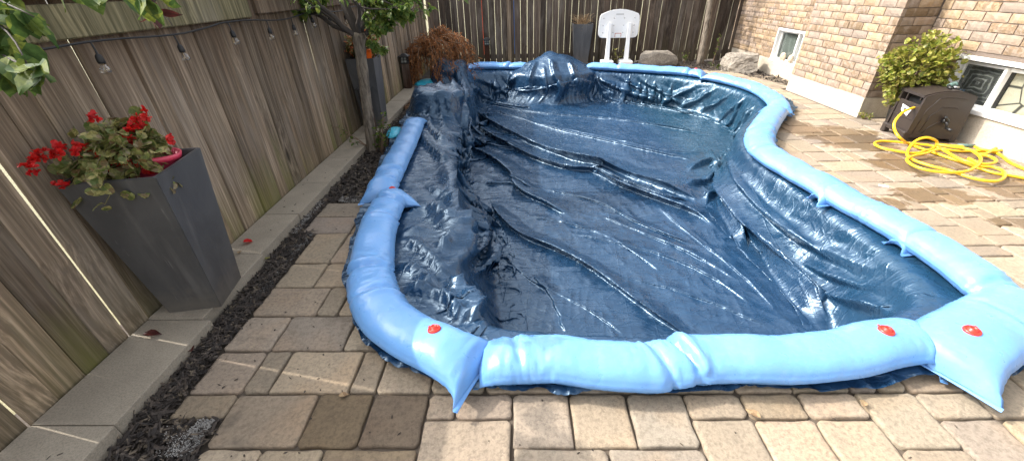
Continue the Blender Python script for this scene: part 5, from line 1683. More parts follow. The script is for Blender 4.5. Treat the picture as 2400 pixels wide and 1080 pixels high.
# ------------------------------------------------------------------ bollard lamps
M_RUST = m_wood('rusty_brown_post', (.085, .040, .022), (.11, .052, .028), (.065, .032, .020), 0.0)
M_LENS = simple_mat('lamp_lens', (.30, .32, .30), .2)
def bollard(loc, rz, h, label, w=.115):
    r = empty('bollard_lamp', loc, rz, label, 'garden lamp', 'garden bollard lamps')
    box_obj('post', (-w / 2, -w / 2, 0), (w / 2, w / 2, h - .17), M_RUST, r, .004)
    box_obj('collar', (-w / 2 - .008, -w / 2 - .008, h - .17), (w / 2 + .008, w / 2 + .008, h - .15), M_BLACK, r, .003)
    box_obj('lens', (-w / 2 + .012, -w / 2 + .012, h - .15), (w / 2 - .012, w / 2 - .012, h - .06), M_LENS, r)
    cg = empty('cage'); cg.parent = r
    for sx in (-1, 1):
        for sy in (-1, 1): box_obj('cage_post', (sx * (w / 2 - .004) - .007, sy * (w / 2 - .004) - .007, h - .15), (sx * (w / 2 - .004) + .007, sy * (w / 2 - .004) + .007, h - .06), M_BLACK, cg)
    for s_ in (-1, 1):
        box_obj('cage_bar', (-w / 2 + .004, s_ * (w / 2 - .004) - .004, h - .112), (w / 2 - .004, s_ * (w / 2 - .004) + .004, h - .102), M_BLACK, cg)
        box_obj('cage_bar', (s_ * (w / 2 - .004) - .004, -w / 2 + .004, h - .111), (s_ * (w / 2 - .004) + .004, w / 2 - .004, h - .101), M_BLACK, cg)
        box_obj('cage_bar', (-.005, s_ * (w / 2 - .003) - .004, h - .15), (.005, s_ * (w / 2 - .003) + .004, h - .06), M_BLACK, cg)
        box_obj('cage_bar', (s_ * (w / 2 - .003) - .004, -.005, h - .15), (s_ * (w / 2 - .003) + .004, .005, h - .06), M_BLACK, cg)
    e = w / 2 + .03
    mesh_obj('cap', [(-e, -e, h - .06), (e, -e, h - .06), (e, e, h - .06), (-e, e, h - .06), (-e, -e, h - .05), (e, -e, h - .05), (e, e, h - .05), (-e, e, h - .05), (-.02, -.02, h - .008), (.02, -.02, h - .008), (.02, .02, h - .008), (-.02, .02, h - .008)],
             [(3, 2, 1, 0), (0, 1, 5, 4), (1, 2, 6, 5), (2, 3, 7, 6), (3, 0, 4, 7), (4, 5, 9, 8), (5, 6, 10, 9), (6, 7, 11, 10), (7, 4, 8, 11), (8, 9, 10, 11)], M_BLACK, r)
    return r
bollard((-1.865, 4.86, .07), .05, .58, 'brown bollard lamp half hidden behind the small tree trunk', .10)
bollard((-2.00, 7.38, .07), .02, .58, 'brown bollard lamp on the end of the kerb beside the weeping maple')
bollard((-.74, 9.95, -.02), 0, .63, 'brown bollard lamp standing in front of the back fence')

# ------------------------------------------------------------------ pool basketball hoop
hp_ = empty('basketball_hoop', (2.16, 9.62, 0), math.radians(-4), 'white plastic poolside basketball backboard on two posts', 'basketball hoop')
M_HOOPW = simple_mat('white_polyethylene', (.80, .80, .79), .45, noise_amt=.05)
def backboard():
    # rounded outline with arched top
    half = [(.0, .565), (.33, .565), (.385, .58), (.42, .62), (.43, .68), (.425, .90), (.415, .99), (.385, 1.03), (.26, 1.075), (.13, 1.105), (0, 1.115)]
    outl = half + [(-x_, z_) for x_, z_ in half[-2:0:-1]]
    bm = bmesh.new(); n = len(outl)
    rings = [[bm.verts.new((x_, yv, z_)) for x_, z_ in outl] for yv in (-.022, .022)]
    bm.faces.new(rings[0]); bm.faces.new(rings[1][::-1])
    for i in range(n): bm.faces.new((rings[0][i], rings[1][i], rings[1][(i + 1) % n], rings[0][(i + 1) % n]))
    bmesh.ops.bevel(bm, geom=[e for e in bm.edges if abs(e.verts[0].co.y - e.verts[1].co.y) < 1e-6], offset=.010, segments=2, affect='EDGES')
    return bm
bb = bm_obj('backboard', backboard(), M_HOOPW, hp_)
bb.rotation_euler = (0, 0, 0)
M_DIM = simple_mat('recess_shade_grey', (.55, .55, .54), .6)  # darker grey paints the recesses' shade onto flat discs and slot
for i, x_ in enumerate((-.33, -.11, .10, .32)):
    for z_ in (.67, .81, .95):
        tube_obj('dimple', [(x_, -.0235, z_ + .0), (x_, -.021, z_)], .016, M_DIM, bb, 10)
box_obj('grip_slot', (-.08, -.0245, 1.005), (.08, -.0215, 1.035), M_DIM, bb, .001)
M_RED2 = simple_mat('faded_red', (.55, .22, .16), .6)
box_obj('rim_bracket', (-.07, -.026, .585), (.07, -.0215, .66), M_RED2, bb, .001); box_obj('rim_bracket', (-.058, -.029, .57), (.058, -.0265, .648), M_HOOPW, bb, .001)
for s_, x_ in ((-1, -.20), (1, .215)):
    V = []; 
    for (z_, yc, hw, hd) in ((.86, -.055, .032, .028), (.55, -.075, .036, .045), (.13, -.105, .042, .085)):
        V += [(x_ + .02 * (0.86 - z_) * 0 - hw, yc - hd, z_), (x_ + hw, yc - hd, z_), (x_ + hw, yc + hd * .9, z_), (x_ - hw, yc + hd * .9, z_)]
    F = [(0, 1, 2, 3)]
    for k in range(2):
        for i in range(4): a = k * 4 + i; b = k * 4 + (i + 1) % 4; F.append((a, a + 4, b + 4, b))
    F.append((11, 10, 9, 8))
    po = mesh_obj('post', V, F, M_HOOPW, hp_)
    box_obj('base', (x_ - .135, -.26, .0), (x_ + .135, .06, .125), M_HOOPW, hp_, .022, None, 3)
# play things behind the back fence
M_PLAYO = simple_mat('orange_play_plastic', (.75, .10, .02), .5); M_PLAYB = simple_mat('blue_play_plastic', (.03, .20, .65), .5)
pf_ = empty('play_frame', (-.75, 11.2, 0), 0, 'orange and blue play frame glimpsed over the back fence', 'play frame')
for k in range(5): box_obj('upright', (-.4 + k * .2, -.03, 0), (-.36 + k * .2, .03, 2.0), M_PLAYO, pf_, .005)
box_obj('crossbar', (-.45, -.04, 1.35), (.55, -.031, 1.65), M_PLAYO, pf_, .0); box_obj('upright', (.60, -.03, 0), (.68, .03, 2.0), M_PLAYB, pf_, .005)

# ------------------------------------------------------------------ string lights along the side fence
sl = empty('string_lights', (FX + .07, 2, 1.42), 0, 'black cable of clear festoon bulbs hanging under the fence beam', 'string lights')
SO = np.array([FX + .07, 2, 1.42])
bulbs_px = [(205, 90), (412, 75), (538, 52), (630, 52), (683, 50), (727, 32), (768, 25)]
M_CABLE = simple_mat('black_rubber', (.012, .012, .013), .6, noise_amt=.05)
def bulb_glass():
    t = NT('bulb_glass'); nt = t.t
    tr = t.n('ShaderNodeBsdfTransparent'); tr.inputs[0].default_value = (.93, .92, .88, 1); gl = t.n('ShaderNodeBsdfGlossy'); gl.inputs['Roughness'].default_value = .02
    lw = t.n('ShaderNodeLayerWeight'); lw.inputs[0].default_value = .35; mx = t.n('ShaderNodeMixShader')
    t.l(t.math('ADD', t.math('MULTIPLY', lw.outputs['Facing'], .55), .06), mx.inputs[0]); t.l(tr.outputs[0], mx.inputs[1]); t.l(gl.outputs[0], mx.inputs[2])
    t.l(mx.outputs[0], [n for n in nt.nodes if n.type == 'OUTPUT_MATERIAL'][0].inputs['Surface']); return t.m
M_BULB = bulb_glass(); M_FIL = simple_mat('filament_support', (.55, .40, .20), .4)
bys = [AX(px_, py_, FX + .082).y for px_, py_ in ((228, 130), (414, 100), (542, 78), (630, 68), (686, 56), (730, 46), (770, 36), (806, 28))] + [7.6, 8.6]
cab = []
prev = None
for k in range(240):
    yv = .3 + k * .04
    d = min(abs(yv - b) for b in bys); cab.append((FX + .078 + .004 * math.sin(k), yv, 1.422 - .018 * abs(math.sin(yv * 2.1)) - .012 * math.sin(yv * 5.3)))
tube_obj('cable', np.array(cab) - SO, .0055, M_CABLE, sl, 6)
sock_bm = None
smesh = gmesh = fmesh = None
for b in bys:
    zc = 1.422 - .018 * abs(math.sin(b * 2.1)) - .012 * math.sin(b * 5.3)
    if smesh is None:
        v, f = tube_geo([(0, 0, 0), (.004, .0, -.05), (.004, 0, -.085), (.004, 0, -.09), (.004, 0, -.105), (.004, 0, -.14), (.004, 0, -.155)], [.005, .005, .006, .013, .019, .021, .019], 12)
        so_ = mesh_obj('socket', v, f, M_CABLE, sl, smooth=True); smesh = so_.data
        v, f = tube_geo([(.004, 0, -.156), (.004, 0, -.17), (.004, 0, -.19), (.004, 0, -.215), (.004, 0, -.230), (.004, 0, -.236)], [.013, .016, .026, .030, .020, .004], 14)
        gb = mesh_obj('bulb', v, f, M_BULB, so_, smooth=True); gmesh = gb.data
        v, f = tube_geo([(.004, 0, -.157), (.004, .008, -.19), (.004, .012, -.212), (.004, 0, -.20), (.004, -.012, -.212), (.004, -.008, -.19), (.004, 0, -.158)], .0016, 5)
        fb = mesh_obj('filament', v, f, M_FIL, sl, smooth=True); fmesh = fb.data
    else:
        so_ = bpy.data.objects.new('socket', smesh); link(so_, sl); gb = bpy.data.objects.new('bulb', gmesh); link(gb, so_); fb = bpy.data.objects.new('filament', fmesh); link(fb, sl)
    tl = random.uniform(-.12, .12)
    for q in (so_, fb): q.scale = (.8, .8, .62)
    for q in (so_, fb): q.location = Vector((FX + .082, b, zc)) - Vector(SO); q.rotation_euler = (tl, 0, random.uniform(0, 3))
# ------------------------------------------------------------------ plants
def m_leaf(name, cols, scale=40.0, rough=.45, trans=.35, spec=.4):
    t = NT(name); nt = t.t
    p = t.pos()
    sx = t.n('ShaderNodeSeparateColor'); t.l(t.voro(p, scale, out='Color'), sx.inputs[0])
    c = t.ramp(sx.outputs[0], [(i / (len(cols) - 1), q) for i, q in enumerate(cols)])
    n = t.noise(p, scale * 3, 4, .6)
    c = t.mix(t.ramp(n, [(.38, .45), (.6, 0.)]), c, tuple(x * .55 for x in cols[0]))
    t.col(c); t.rough(rough); t.set(Specular_IOR_Level=spec)
    tl = t.n('ShaderNodeBsdfTranslucent'); t.l(c, tl.inputs['Color'])
    mx = t.n('ShaderNodeMixShader'); mx.inputs[0].default_value = trans
    out = [q for q in nt.nodes if q.type == 'OUTPUT_MATERIAL'][0]
    t.l(t.b.outputs[0], mx.inputs[1]); t.l(tl.outputs[0], mx.inputs[2]); t.l(mx.outputs[0], out.inputs['Surface'])
    return t.m
def m_treebark():
    t = NT('tree_bark'); v = t.obj()
    a = t.noise(t.mapping(v, (30, 30, 6)), 1.0, 6, .65, .5); b = t.noise(v, 9, 4, .6)
    c = t.mix(t.ramp(a, [(.36, 0.), (.6, 1.)]), (.055, .042, .030), (.20, .165, .125))
    c = t.mix(t.ramp(b, [(.5, 0.), (.75, .4)]), c, (.26, .22, .17))
    t.col(c); t.rough(.9); t.normal(t.bump(a, .9, .012)); return t.m
def m_branchbark():
    t = NT('dark_branch_bark'); v = t.obj(); a = t.noise(t.mapping(v, (20, 20, 8)), 1.0, 5, .6)
    t.col(t.mix(a, (.020, .016, .013), (.085, .068, .055))); t.rough(.85); t.normal(t.bump(a, .6, .008)); return t.m
M_TB, M_BB = m_treebark(), m_branchbark()
M_PEAR = m_leaf('pear_leaf', [(.040, .078, .020), (.060, .105, .025), (.095, .14, .03), (.18, .21, .035), (.05, .088, .02)], 28, .6, .35, .12)
M_PEART = m_leaf('pear_tree_leaf', [(.06, .12, .025), (.09, .16, .03), (.14, .20, .04), (.24, .27, .05), (.075, .13, .025)], 28, .5, .4, .3)
M_PEARR = m_leaf('red_pear_leaf', [(.055, .012, .012), (.09, .02, .015), (.045, .015, .012)], 28)
M_GERA = m_leaf('begonia_leaf', [(.10, .15, .04), (.19, .22, .055), (.32, .31, .10), (.46, .40, .16), (.13, .18, .05), (.24, .14, .06), (.40, .34, .22)], 45)
M_REDF = m_leaf('red_petal', [(.62, .010, .012), (.75, .02, .015), (.48, .008, .012), (.80, .06, .05)], 30, .5, .4)
M_ORF = m_leaf('orange_petal', [(.62, .14, .03), (.75, .30, .12), (.55, .10, .04), (.70, .42, .22), (.35, .12, .03)], 40, .5, .4)
M_MAPLE = m_leaf('dry_maple_leaf', [(.27, .105, .036), (.38, .165, .060), (.45, .22, .09), (.31, .125, .05), (.20, .075, .03)], 30, .7, .35, .2)
M_SHRUB = m_leaf('shrub_leaf', [(.12, .18, .022), (.25, .28, .035), (.38, .36, .06), (.46, .40, .11), (.17, .21, .03), (.30, .22, .08)], 36, .45, .4)
M_DRY = m_leaf('dry_grass', [(.30, .20, .10), (.42, .30, .17), (.22, .13, .07)], 40, .8, .2)
M_STEM = simple_mat('green_stem', (.14, .12, .05), .7)
M_STEMB = simple_mat('brown_stem', (.16, .10, .06), .8)

# leaf outline templates: (verts, faces) in unit size, stem at origin, pointing +X, folded on the midrib
def leaf_template(kind):
    if kind == 'oval':
        o = [(0, 0), (.15, .16), (.38, .29), (.62, .27), (.84, .13), (1.02, 0)]
    elif kind == 'round':
        o = [(0, 0), (-.05, .28), (.12, .50), (.45, .56), (.80, .40), (.98, .14), (.92, 0)]
    elif kind == 'narrow':
        o = [(0, 0), (.3, .09), (.65, .08), (1.0, 0)]
    else:
        o = [(0, 0), (.12, .34), (.5, .5), (.9, .34), (1.0, 0)]
    mid = [(x, 0) for x, y in o]
    V = []; F = []
    n = len(o)
    for sgn in (1, -1):
        b = len(V)
        for x, y in o:
            V.append((x, 0, -.10 * x * x)); V.append((x, sgn * y, .22 * abs(y) - .16 * x * x))
        for i in range(n - 1):
            q = (b + 2 * i, b + 2 * i + 2, b + 2 * i + 3, b + 2 * i + 1)
            F.append(q if sgn > 0 else q[::-1])
    return np.array(V), F
TPL = {k: leaf_template(k) for k in ('oval', 'round', 'narrow', 'petal')}
def leaf_cloud(name, P, D, S, kind, mat, parent, r, droop=.3, curl=.25):
    """P positions, D pointing directions, S sizes"""
    V0, F0_ = TPL[kind]; n = len(P); m = len(V0)
    D = D + r.normal(0, .18, D.shape); D /= np.linalg.norm(D, axis=1, keepdims=True) + 1e-9
    up = np.array([0, 0, 1.0]) + r.normal(0, .55, (n, 3))
    Yv = np.cross(up, D); Yv /= np.linalg.norm(Yv, axis=1, keepdims=True) + 1e-9
    Zv = np.cross(D, Yv)
    B = np.repeat(V0[None], n, 0).copy()
    B[..., 2] += (r.normal(0, curl, (n, 1)) * B[..., 0] ** 2) + r.normal(0, .03, (n, m))
    B[..., 1] *= r.uniform(.75, 1.15, (n, 1))
    W = P[:, None] + S[:, None, None] * (B[..., 0:1] * D[:, None] + B[..., 1:2] * Yv[:, None] + B[..., 2:3] * Zv[:, None])
    F = (np.array(F0_)[None] + (np.arange(n) * m)[:, None, None]).reshape(-1, 4)
    return mesh_fast(name, W.reshape(-1, 3), F, mat, parent, True)
def bent(p0, p1, sag, n=8, jit=.0, r=None):
    p0, p1 = np.array(p0, float), np.array(p1, float); t_ = np.linspace(0, 1, n)[:, None]
    q = p0 + (p1 - p0) * t_; q[:, 2] += sag * 4 * (t_[:, 0] * (1 - t_[:, 0]))
    if jit and r is not None: q[1:-1] += r.normal(0, jit, (n - 2, 3))
    return q
def merge_tubes(name, paths, mat, parent):
    V = []; F = []
    for path, rad, seg in paths:
        v, f = tube_geo(path, rad, seg, True, len(V)); V += v; F += f
    return mesh_obj(name, V, F, mat, parent, smooth=True)

# ---- small pear tree
r = np.random.default_rng(31)
TB = Vector((-1.735, 4.40, -.03))
tree = empty('pear_tree', TB, 0, 'small ornamental pear tree with slender trunk by the side fence', 'tree')
tr_path = np.array([(0, 0, 0), (.012, .0, .12), (.036, 0, .4), (.068, 0, .75), (.094, .01, 1.05), (.115, .02, 1.26)])
tp = catmull(tr_path, 40); rad = np.interp(np.linspace(0, 1, 40), [0, .06, .3, .85, 1], [.074, .062, .056, .056, .068])
rad = rad * (1 + .05 * r.normal(0, 1, 40)); tube_obj('trunk', tp, rad, M_TB, tree, 14)
limbs = []; leafP = []; leafD = []
top = tp[-1]
ends = [((-.55, -.05, 1.66), .021), ((-.95, .10, 1.85), .026), ((-.22, .25, 2.1), .034), ((.05, -.2, 2.15), .036), ((.42, .05, 1.72), .023), ((.75, .30, 1.95), .026), ((.30, .5, 2.2), .03), ((-.35, -.5, 1.95), .026), ((.35, -.4, 1.9), .024)]
tips = []
for e, r0 in ends:
    e = np.array(e); q = bent(top - [0, 0, .06], e, .04 if e[2] < 1.8 else -.03, 10, .010, r)
    limbs.append((q, np.linspace(r0, r0 * .45, 10), 8))
    for k in range(9):
        b = q[r.integers(4, 10)]; d = (e - top) / np.linalg.norm(e - top) + r.normal(0, .55, 3); d[2] = d[2] * .6 + r.normal(-.05, .25)
        d /= np.linalg.norm(d); L = r.uniform(.22, .55); q2 = bent(b, b + d * L, -.03, 6, .006, r)
        limbs.append((q2, np.linspace(r0 * .35, .003, 6), 5)); tips.append(q2)
# low twigs seen in the picture
for (px_, py_, y_) in ((648, 28, 4.25), (690, 62, 4.3), (668, 48, 4.2), (715, 22, 4.3), (745, 10, 4.45), (935, 32, 4.5), (905, 62, 4.45), (880, 18, 4.4), (955, 12, 4.6)):
    e = np.array(AY(px_, py_, y_) - TB); b = np.array([e[0] * .45, e[1] * .4, 1.60])
    q2 = bent(b, e, .03, 8, .008, r); limbs.append((q2, np.linspace(.011, .003, 8), 6)); tips += [q2, q2, q2]
for e in [(-.74, -.12, 1.33), (-.66, -.02, 1.36), (-.60, -.1, 1.40), (.42, .15, 1.34), (.34, -.05, 1.30), (.30, .1, 1.10), (.48, .3, 1.42), (.62, .12, 1.40)]:
    b = np.array([e[0] * .25 + top[0] * .6, e[1] * .3, 1.25 if e[0] > 0 else 1.33]); q2 = bent(b if e[2] < 1.2 else np.array([e[0] * .6, e[1] * .6, 1.52]), e, -.05 if e[2] > 1.2 else -.03, 8, .006, r)
    limbs.append((q2, np.linspace(.010, .003, 8), 6)); tips += [q2, q2, q2, q2]
merge_tubes('branches', limbs, M_BB, tree)
for q in tips:
    for k in range(9 if q[-1][2] > 1.6 else 18):
        i = r.integers(2, len(q)); leafP.append(q[i] + r.normal(0, .012, 3)); d = q[-1] - q[0]; d = d / np.linalg.norm(d) * .5 + r.normal(0, .6, 3); d[2] -= .35; leafD.append(d / np.linalg.norm(d))
leafP = np.array(leafP); leafD = np.array(leafD)
leaf_cloud('crown', leafP, leafD, r.uniform(.050, .095, len(leafP)), 'oval', M_PEART, tree, r)
# suckers at the foot
sk = []; sp_, sd_ = [], []
for k in range(14):
    a = r.uniform(-.5, 1.0); b = np.array([.05 + .13 * r.random(), r.uniform(-.12, .10), .0]); e = b + np.array([r.uniform(-.10, .16), r.uniform(-.1, .1), r.uniform(.18, .50)])
    q = bent(b, e, .02, 7, .008, r); sk.append((q, np.linspace(.006, .002, 7), 5))
    for m_ in range(11): i = r.integers(2, 7); sp_.append(q[i]); d = r.normal(0, .7, 3); d[2] = abs(d[2]) * .3; sd_.append(d / np.linalg.norm(d))
for e in [(-.36, -.08, .34), (-.28, -.05, .24), (-.20, -.1, .16)]:
    q = bent((-.02, -.02, .06), e, .03, 7, .006, r); sk.append((q, np.linspace(.006, .002, 7), 5))
    for m_ in range(9): i = r.integers(4, 7); sp_.append(q[i]); d = r.normal(0, .7, 3); sd_.append(d / np.linalg.norm(d))
merge_tubes('suckers', sk, M_STEMB, tree)
leaf_cloud('sucker_leaves', np.array(sp_), np.array(sd_), r.uniform(.028, .055, len(sp_)), 'oval', M_PEAR, tree, r)

# ---- overhanging pear branches close to the camera: every leaf is a piece of its own
def at_depth(px, py, dep):
    v = R3 @ np.array([(px - 1200.0) / FPX, -(py - 540.0) / FPX, -1.0]) * dep
    return np.array([v[0], v[1], v[2] + CAM_H])
ob = empty('overhanging_branch', tuple(at_depth(-60, -200, 1.15)), 0, 'leafy pear branch hanging into the top left corner, close up', 'branch')
OB = np.array(ob.location)
tw = []
r = np.random.default_rng(19)
lv_, lf_ = TPL['oval']
def leaf_meshes(mat, nvar=5):
    out = []
    for k in range(nvar):
        V = lv_.copy(); rr = np.random.default_rng(k + 3)
        V[:, 2] += rr.normal(0, .30) * V[:, 0] ** 2 + .05 * np.sin(V[:, 0] * 9 + k) * np.abs(V[:, 1]); V[:, 1] *= rr.uniform(1.0, 1.35)
        V[:, 1] += .10 * rr.normal() * V[:, 0] ** 2
        me = bpy.data.meshes.new('leaf'); me.from_pydata([tuple(v) for v in V], [], lf_); me.update(); me.materials.append(mat)
        me.polygons.foreach_set('use_smooth', [True] * len(me.polygons)); out.append(me)
    return out
LM, LMR = leaf_meshes(M_PEAR), leaf_meshes(M_PEARR, 3)
def hang_leaf(parent, org, p, d, s, meshes):
    o = bpy.data.objects.new('leaf', meshes[r.integers(len(meshes))])
    d = Vector(d).normalized(); up = (Vector((0, 0, 1)) + Vector(r.normal(0, .5, 3))).normalized()
    y_ = up.cross(d).normalized(); z_ = d.cross(y_)
    m = Matrix((d, y_, z_)).transposed().to_4x4(); m.translation = Vector(p) - Vector(org)
    o.matrix_basis = m @ Matrix.Scale(float(s), 4); link(o, parent)
def twig(pxs, deps, parent, org, n, size, meshes, spread=.03, last=True, down=.5):
    pts = np.array([at_depth(x_, y_, d_) for (x_, y_), d_ in zip(pxs, deps)]); q = catmull(pts, 14)
    tw.append((q - org, np.linspace(.0045, .0018, 14), 6))
    for k in range(n):
        t_ = r.uniform(.15, 1.0); i = min(13, int(t_ * 13)); base = q[i]; dirn = q[min(i + 1, 13)] - q[max(i - 1, 0)]; dirn /= np.linalg.norm(dirn)
        d = dirn * .6 + r.normal(0, .55, 3) + np.array([0, 0, -down]); hang_leaf(parent, org, base + r.normal(0, .006, 3), d, size * r.uniform(.75, 1.2), meshes)
twig([(-90, -160), (-40, 10), (30, 90), (70, 165)], [1.25, 1.15, 1.08, 1.05], ob, OB, 26, .082, LM)
twig([(-60, 60), (-5, 120), (50, 150), (110, 160)], [1.2, 1.12, 1.06, 1.04], ob, OB, 20, .080, LM)
twig([(-80, -60), (0, 0), (50, 25), (80, 40)], [1.25, 1.15, 1.1, 1.1], ob, OB, 22, .085, LM)
twig([(-70, 0), (-20, 60), (-10, 130), (0, 185)], [1.15, 1.1, 1.1, 1.1], ob, OB, 14, .08, LM)
twig([(-40, -170), (60, -70), (180, -30), (300, -12), (420, -8)], [1.5, 1.45, 1.4, 1.4, 1.4], ob, OB, 26, .085, LM, down=.55)
merge_tubes('twigs', tw, M_BB, ob)
tw = []
rb = empty('overhanging_branch', tuple(at_depth(400, -160, 1.7)), 0, 'twig of dark red pear leaves hanging before the fence beam', 'branch'); RB = np.array(rb.location)
twig([(395, -150), (375, -30), (360, 20), (395, 45), (405, 62)], [1.7, 1.65, 1.6, 1.6, 1.6], rb, RB, 15, .078, LMR, down=.5)
twig([(380, -20), (350, 10), (335, 25)], [1.65, 1.6, 1.6], rb, RB, 5, .06, LMR, down=.3)
merge_tubes('twigs', tw, M_BB, rb)

# ---- red begonias in the pink pot, in the near planter
r = np.random.default_rng(77)
pot = ribbed_pot(PL1 + Vector((.015, .03, PL1_H - .17)), 0, .095, .125, .21, M_PINK, 'bright pink ribbed pot standing inside the near planter', 24, (math.radians(-6), math.radians(8), .3))
bc = np.array(PL1) + np.array([-.02, -.02, PL1_H + .06])
beg = empty('begonia', tuple(PL1 + Vector((.0, .02, PL1_H + .02))), 0, 'straggly red begonia with yellowing leaves in the pink pot', 'begonia'); BO = np.array(beg.location)
st = []; lp, ld, ls = [], [], []; fp_, fd_, fs_ = [], [], []
def floret(c, s, n=5):
    ax = r.normal(0, 1, 3); ax[2] = abs(ax[2]); ax /= np.linalg.norm(ax); u_ = np.cross(ax, [0, 0, 1.]); u_ /= np.linalg.norm(u_) + 1e-6; v_ = np.cross(ax, u_)
    for k in range(n):
        a = 2 * math.pi * k / n + r.uniform(-.3, .3); d = math.cos(a) * u_ + math.sin(a) * v_ + .35 * ax; fp_.append(c); fd_.append(d / np.linalg.norm(d)); fs_.append(s * r.uniform(.8, 1.15))
for k in range(84):
    a = r.uniform(0, 2 * math.pi); rad_ = r.uniform(.05, .20) * (1.25 if math.cos(a + 1.3) > 0 else 1); h_ = r.uniform(-.02, .17) - .10 * (rad_ > .17)
    e = np.array([rad_ * math.cos(a) - .03, rad_ * math.sin(a) - .05, h_]); q = bent((r.normal(0, .03), r.normal(0, .03), .0), e, .05, 7, .006, r)
    st.append((q, np.linspace(.0045, .002, 7), 5))
    for m_ in range(7):
        i = r.integers(3, 7); lp.append(q[i] + r.normal(0, .012, 3)); d = e / np.linalg.norm(e) * .5 + r.normal(0, .6, 3); ld.append(d / np.linalg.norm(d)); ls.append(r.uniform(.028, .062))
merge_tubes('stems', st, M_STEM, beg)
leaf_cloud('leaves', np.array(lp), np.array(ld), np.array(ls), 'round', M_GERA, beg, r, curl=.4)
ray_f = [(225, 268), (330, 275), (320, 290), (300, 325), (285, 345), (240, 360), (175, 350), (80, 380), (75, 400), (148, 430), (135, 355), (310, 380), (290, 385), (345, 390), (395, 330), (330, 265), (95, 368), (125, 360), (205, 345), (150, 340), (275, 385), (300, 300)]
for (x_, y_) in ray_f:
    dep = 2.02 + .0 * x_
    # put each bloom on the outside of the plant, at the plant's own distance
    rd = _ray(x_, y_); rd /= np.linalg.norm(rd); tt_ = (bc - np.array([0, 0, CAM_H])) @ rd
    c = np.array([0, 0, CAM_H]) + rd * (tt_ - .10 + r.uniform(-.02, .05)) - BO
    fp_.clear(); fd_.clear(); fs_.clear()
    [floret(c + r.normal(0, .013, 3), r.uniform(.015, .024), 6) for _ in range(4)]
    leaf_cloud('flower', np.array(fp_), np.array(fd_), np.array(fs_), 'petal', M_REDF, beg, r, curl=.3)

# ---- begonia in the orange pot, and its neighbour
def pot_plant(loc, rad_, hgt, label, matl, matf, seed):
    r2 = np.random.default_rng(seed); o = empty('begonia', loc, 0, label, 'begonia')
    P_, D_, S_ = [], [], []; Pf, Df, Sf = [], [], []; stm = []
    for k in range(60):
        d = r2.normal(0, 1, 3); d[2] = abs(d[2]) * .9 + .1; d /= np.linalg.norm(d); e = d * np.array([rad_, rad_, hgt]) * r2.uniform(.6, 1.0)
        q = bent((0, 0, 0), e, .01, 5); stm.append((q, np.linspace(.004, .002, 5), 4))
        for m_ in range(9): i = r2.integers(2, 5); P_.append(q[i] + r2.normal(0, .012, 3)); v_ = d * .5 + r2.normal(0, .6, 3); D_.append(v_ / np.linalg.norm(v_)); S_.append(r2.uniform(.025, .05))
        for m_ in range(8): Pf.append(e + r2.normal(0, .014, 3)); v_ = d + r2.normal(0, .7, 3); Df.append(v_ / np.linalg.norm(v_)); Sf.append(r2.uniform(.016, .03))
    merge_tubes('stems', stm, M_STEM, o); leaf_cloud('leaves', np.array(P_), np.array(D_), np.array(S_), 'round', matl, o, r2); leaf_cloud('flowers', np.array(Pf), np.array(Df), np.array(Sf), 'petal', matf, o, r2)
    return o
ribbed_pot(PL2 + Vector((.04, -.03, .83 - .09)), 0, .065, .086, .19, M_ORANGE, 'orange ribbed pot standing in the planter behind the tree', 20)
pot_plant(tuple(PL2 + Vector((.04, -.03, .92))), .20, .19, 'orange and cream begonia in the orange pot', M_GERA, M_ORF, 5)
pot_plant(tuple(PL2 + Vector((-.02, .10, .84))), .21, .22, 'drooping orange begonia left of the tree trunk, against the fence', M_GERA, M_ORF, 6)

# ---- weeping lace-leaf maple
r = np.random.default_rng(4)
mp = empty('weeping_maple', (-1.70, 7.95, -.03), 0, 'weeping lace-leaf maple with dry orange-brown leaves', 'tree')
stm = []; P_, D_, S_ = [], [], []
tr_ = bent((0, 0, 0), (.05, 0, .55), 0, 8, .012, r); stm.append((tr_, np.linspace(.03, .022, 8), 8))
for k in range(130):
    a = r.uniform(0, 2 * math.pi); R_ = .78 * math.sqrt(r.uniform(.08, 1)); hx = R_ * math.cos(a) * 1.0 + .16; hy = R_ * math.sin(a) * .75
    hx = max(hx, -.33)
    zt = .90 - .24 * (R_ / .78) ** 2 + r.uniform(-.06, .06) + .08 * math.cos(a)
    ze = zt - r.uniform(.16, .46) - .10 * (R_ > .5)
    q = catmull([(.05, 0, .5), (hx * .45, hy * .45, zt + .02), (hx * .85, hy * .85, zt - .02), (hx * 1.04, hy * 1.04, ze)], 14)
    stm.append((q, np.linspace(.009, .0018, 14), 4))
    for m_ in range(46):
        i = r.integers(5, 14); P_.append(q[i] + r.normal(0, .024, 3)); d = np.array([math.cos(a) * .4, math.sin(a) * .4, -.7]) + r.normal(0, .5, 3); D_.append(d / np.linalg.norm(d)); S_.append(r.uniform(.04, .09))
merge_tubes('branches', stm, M_STEMB, mp)
leaf_cloud('crown', np.array(P_), np.array(D_), np.array(S_), 'narrow', M_MAPLE, mp, r)

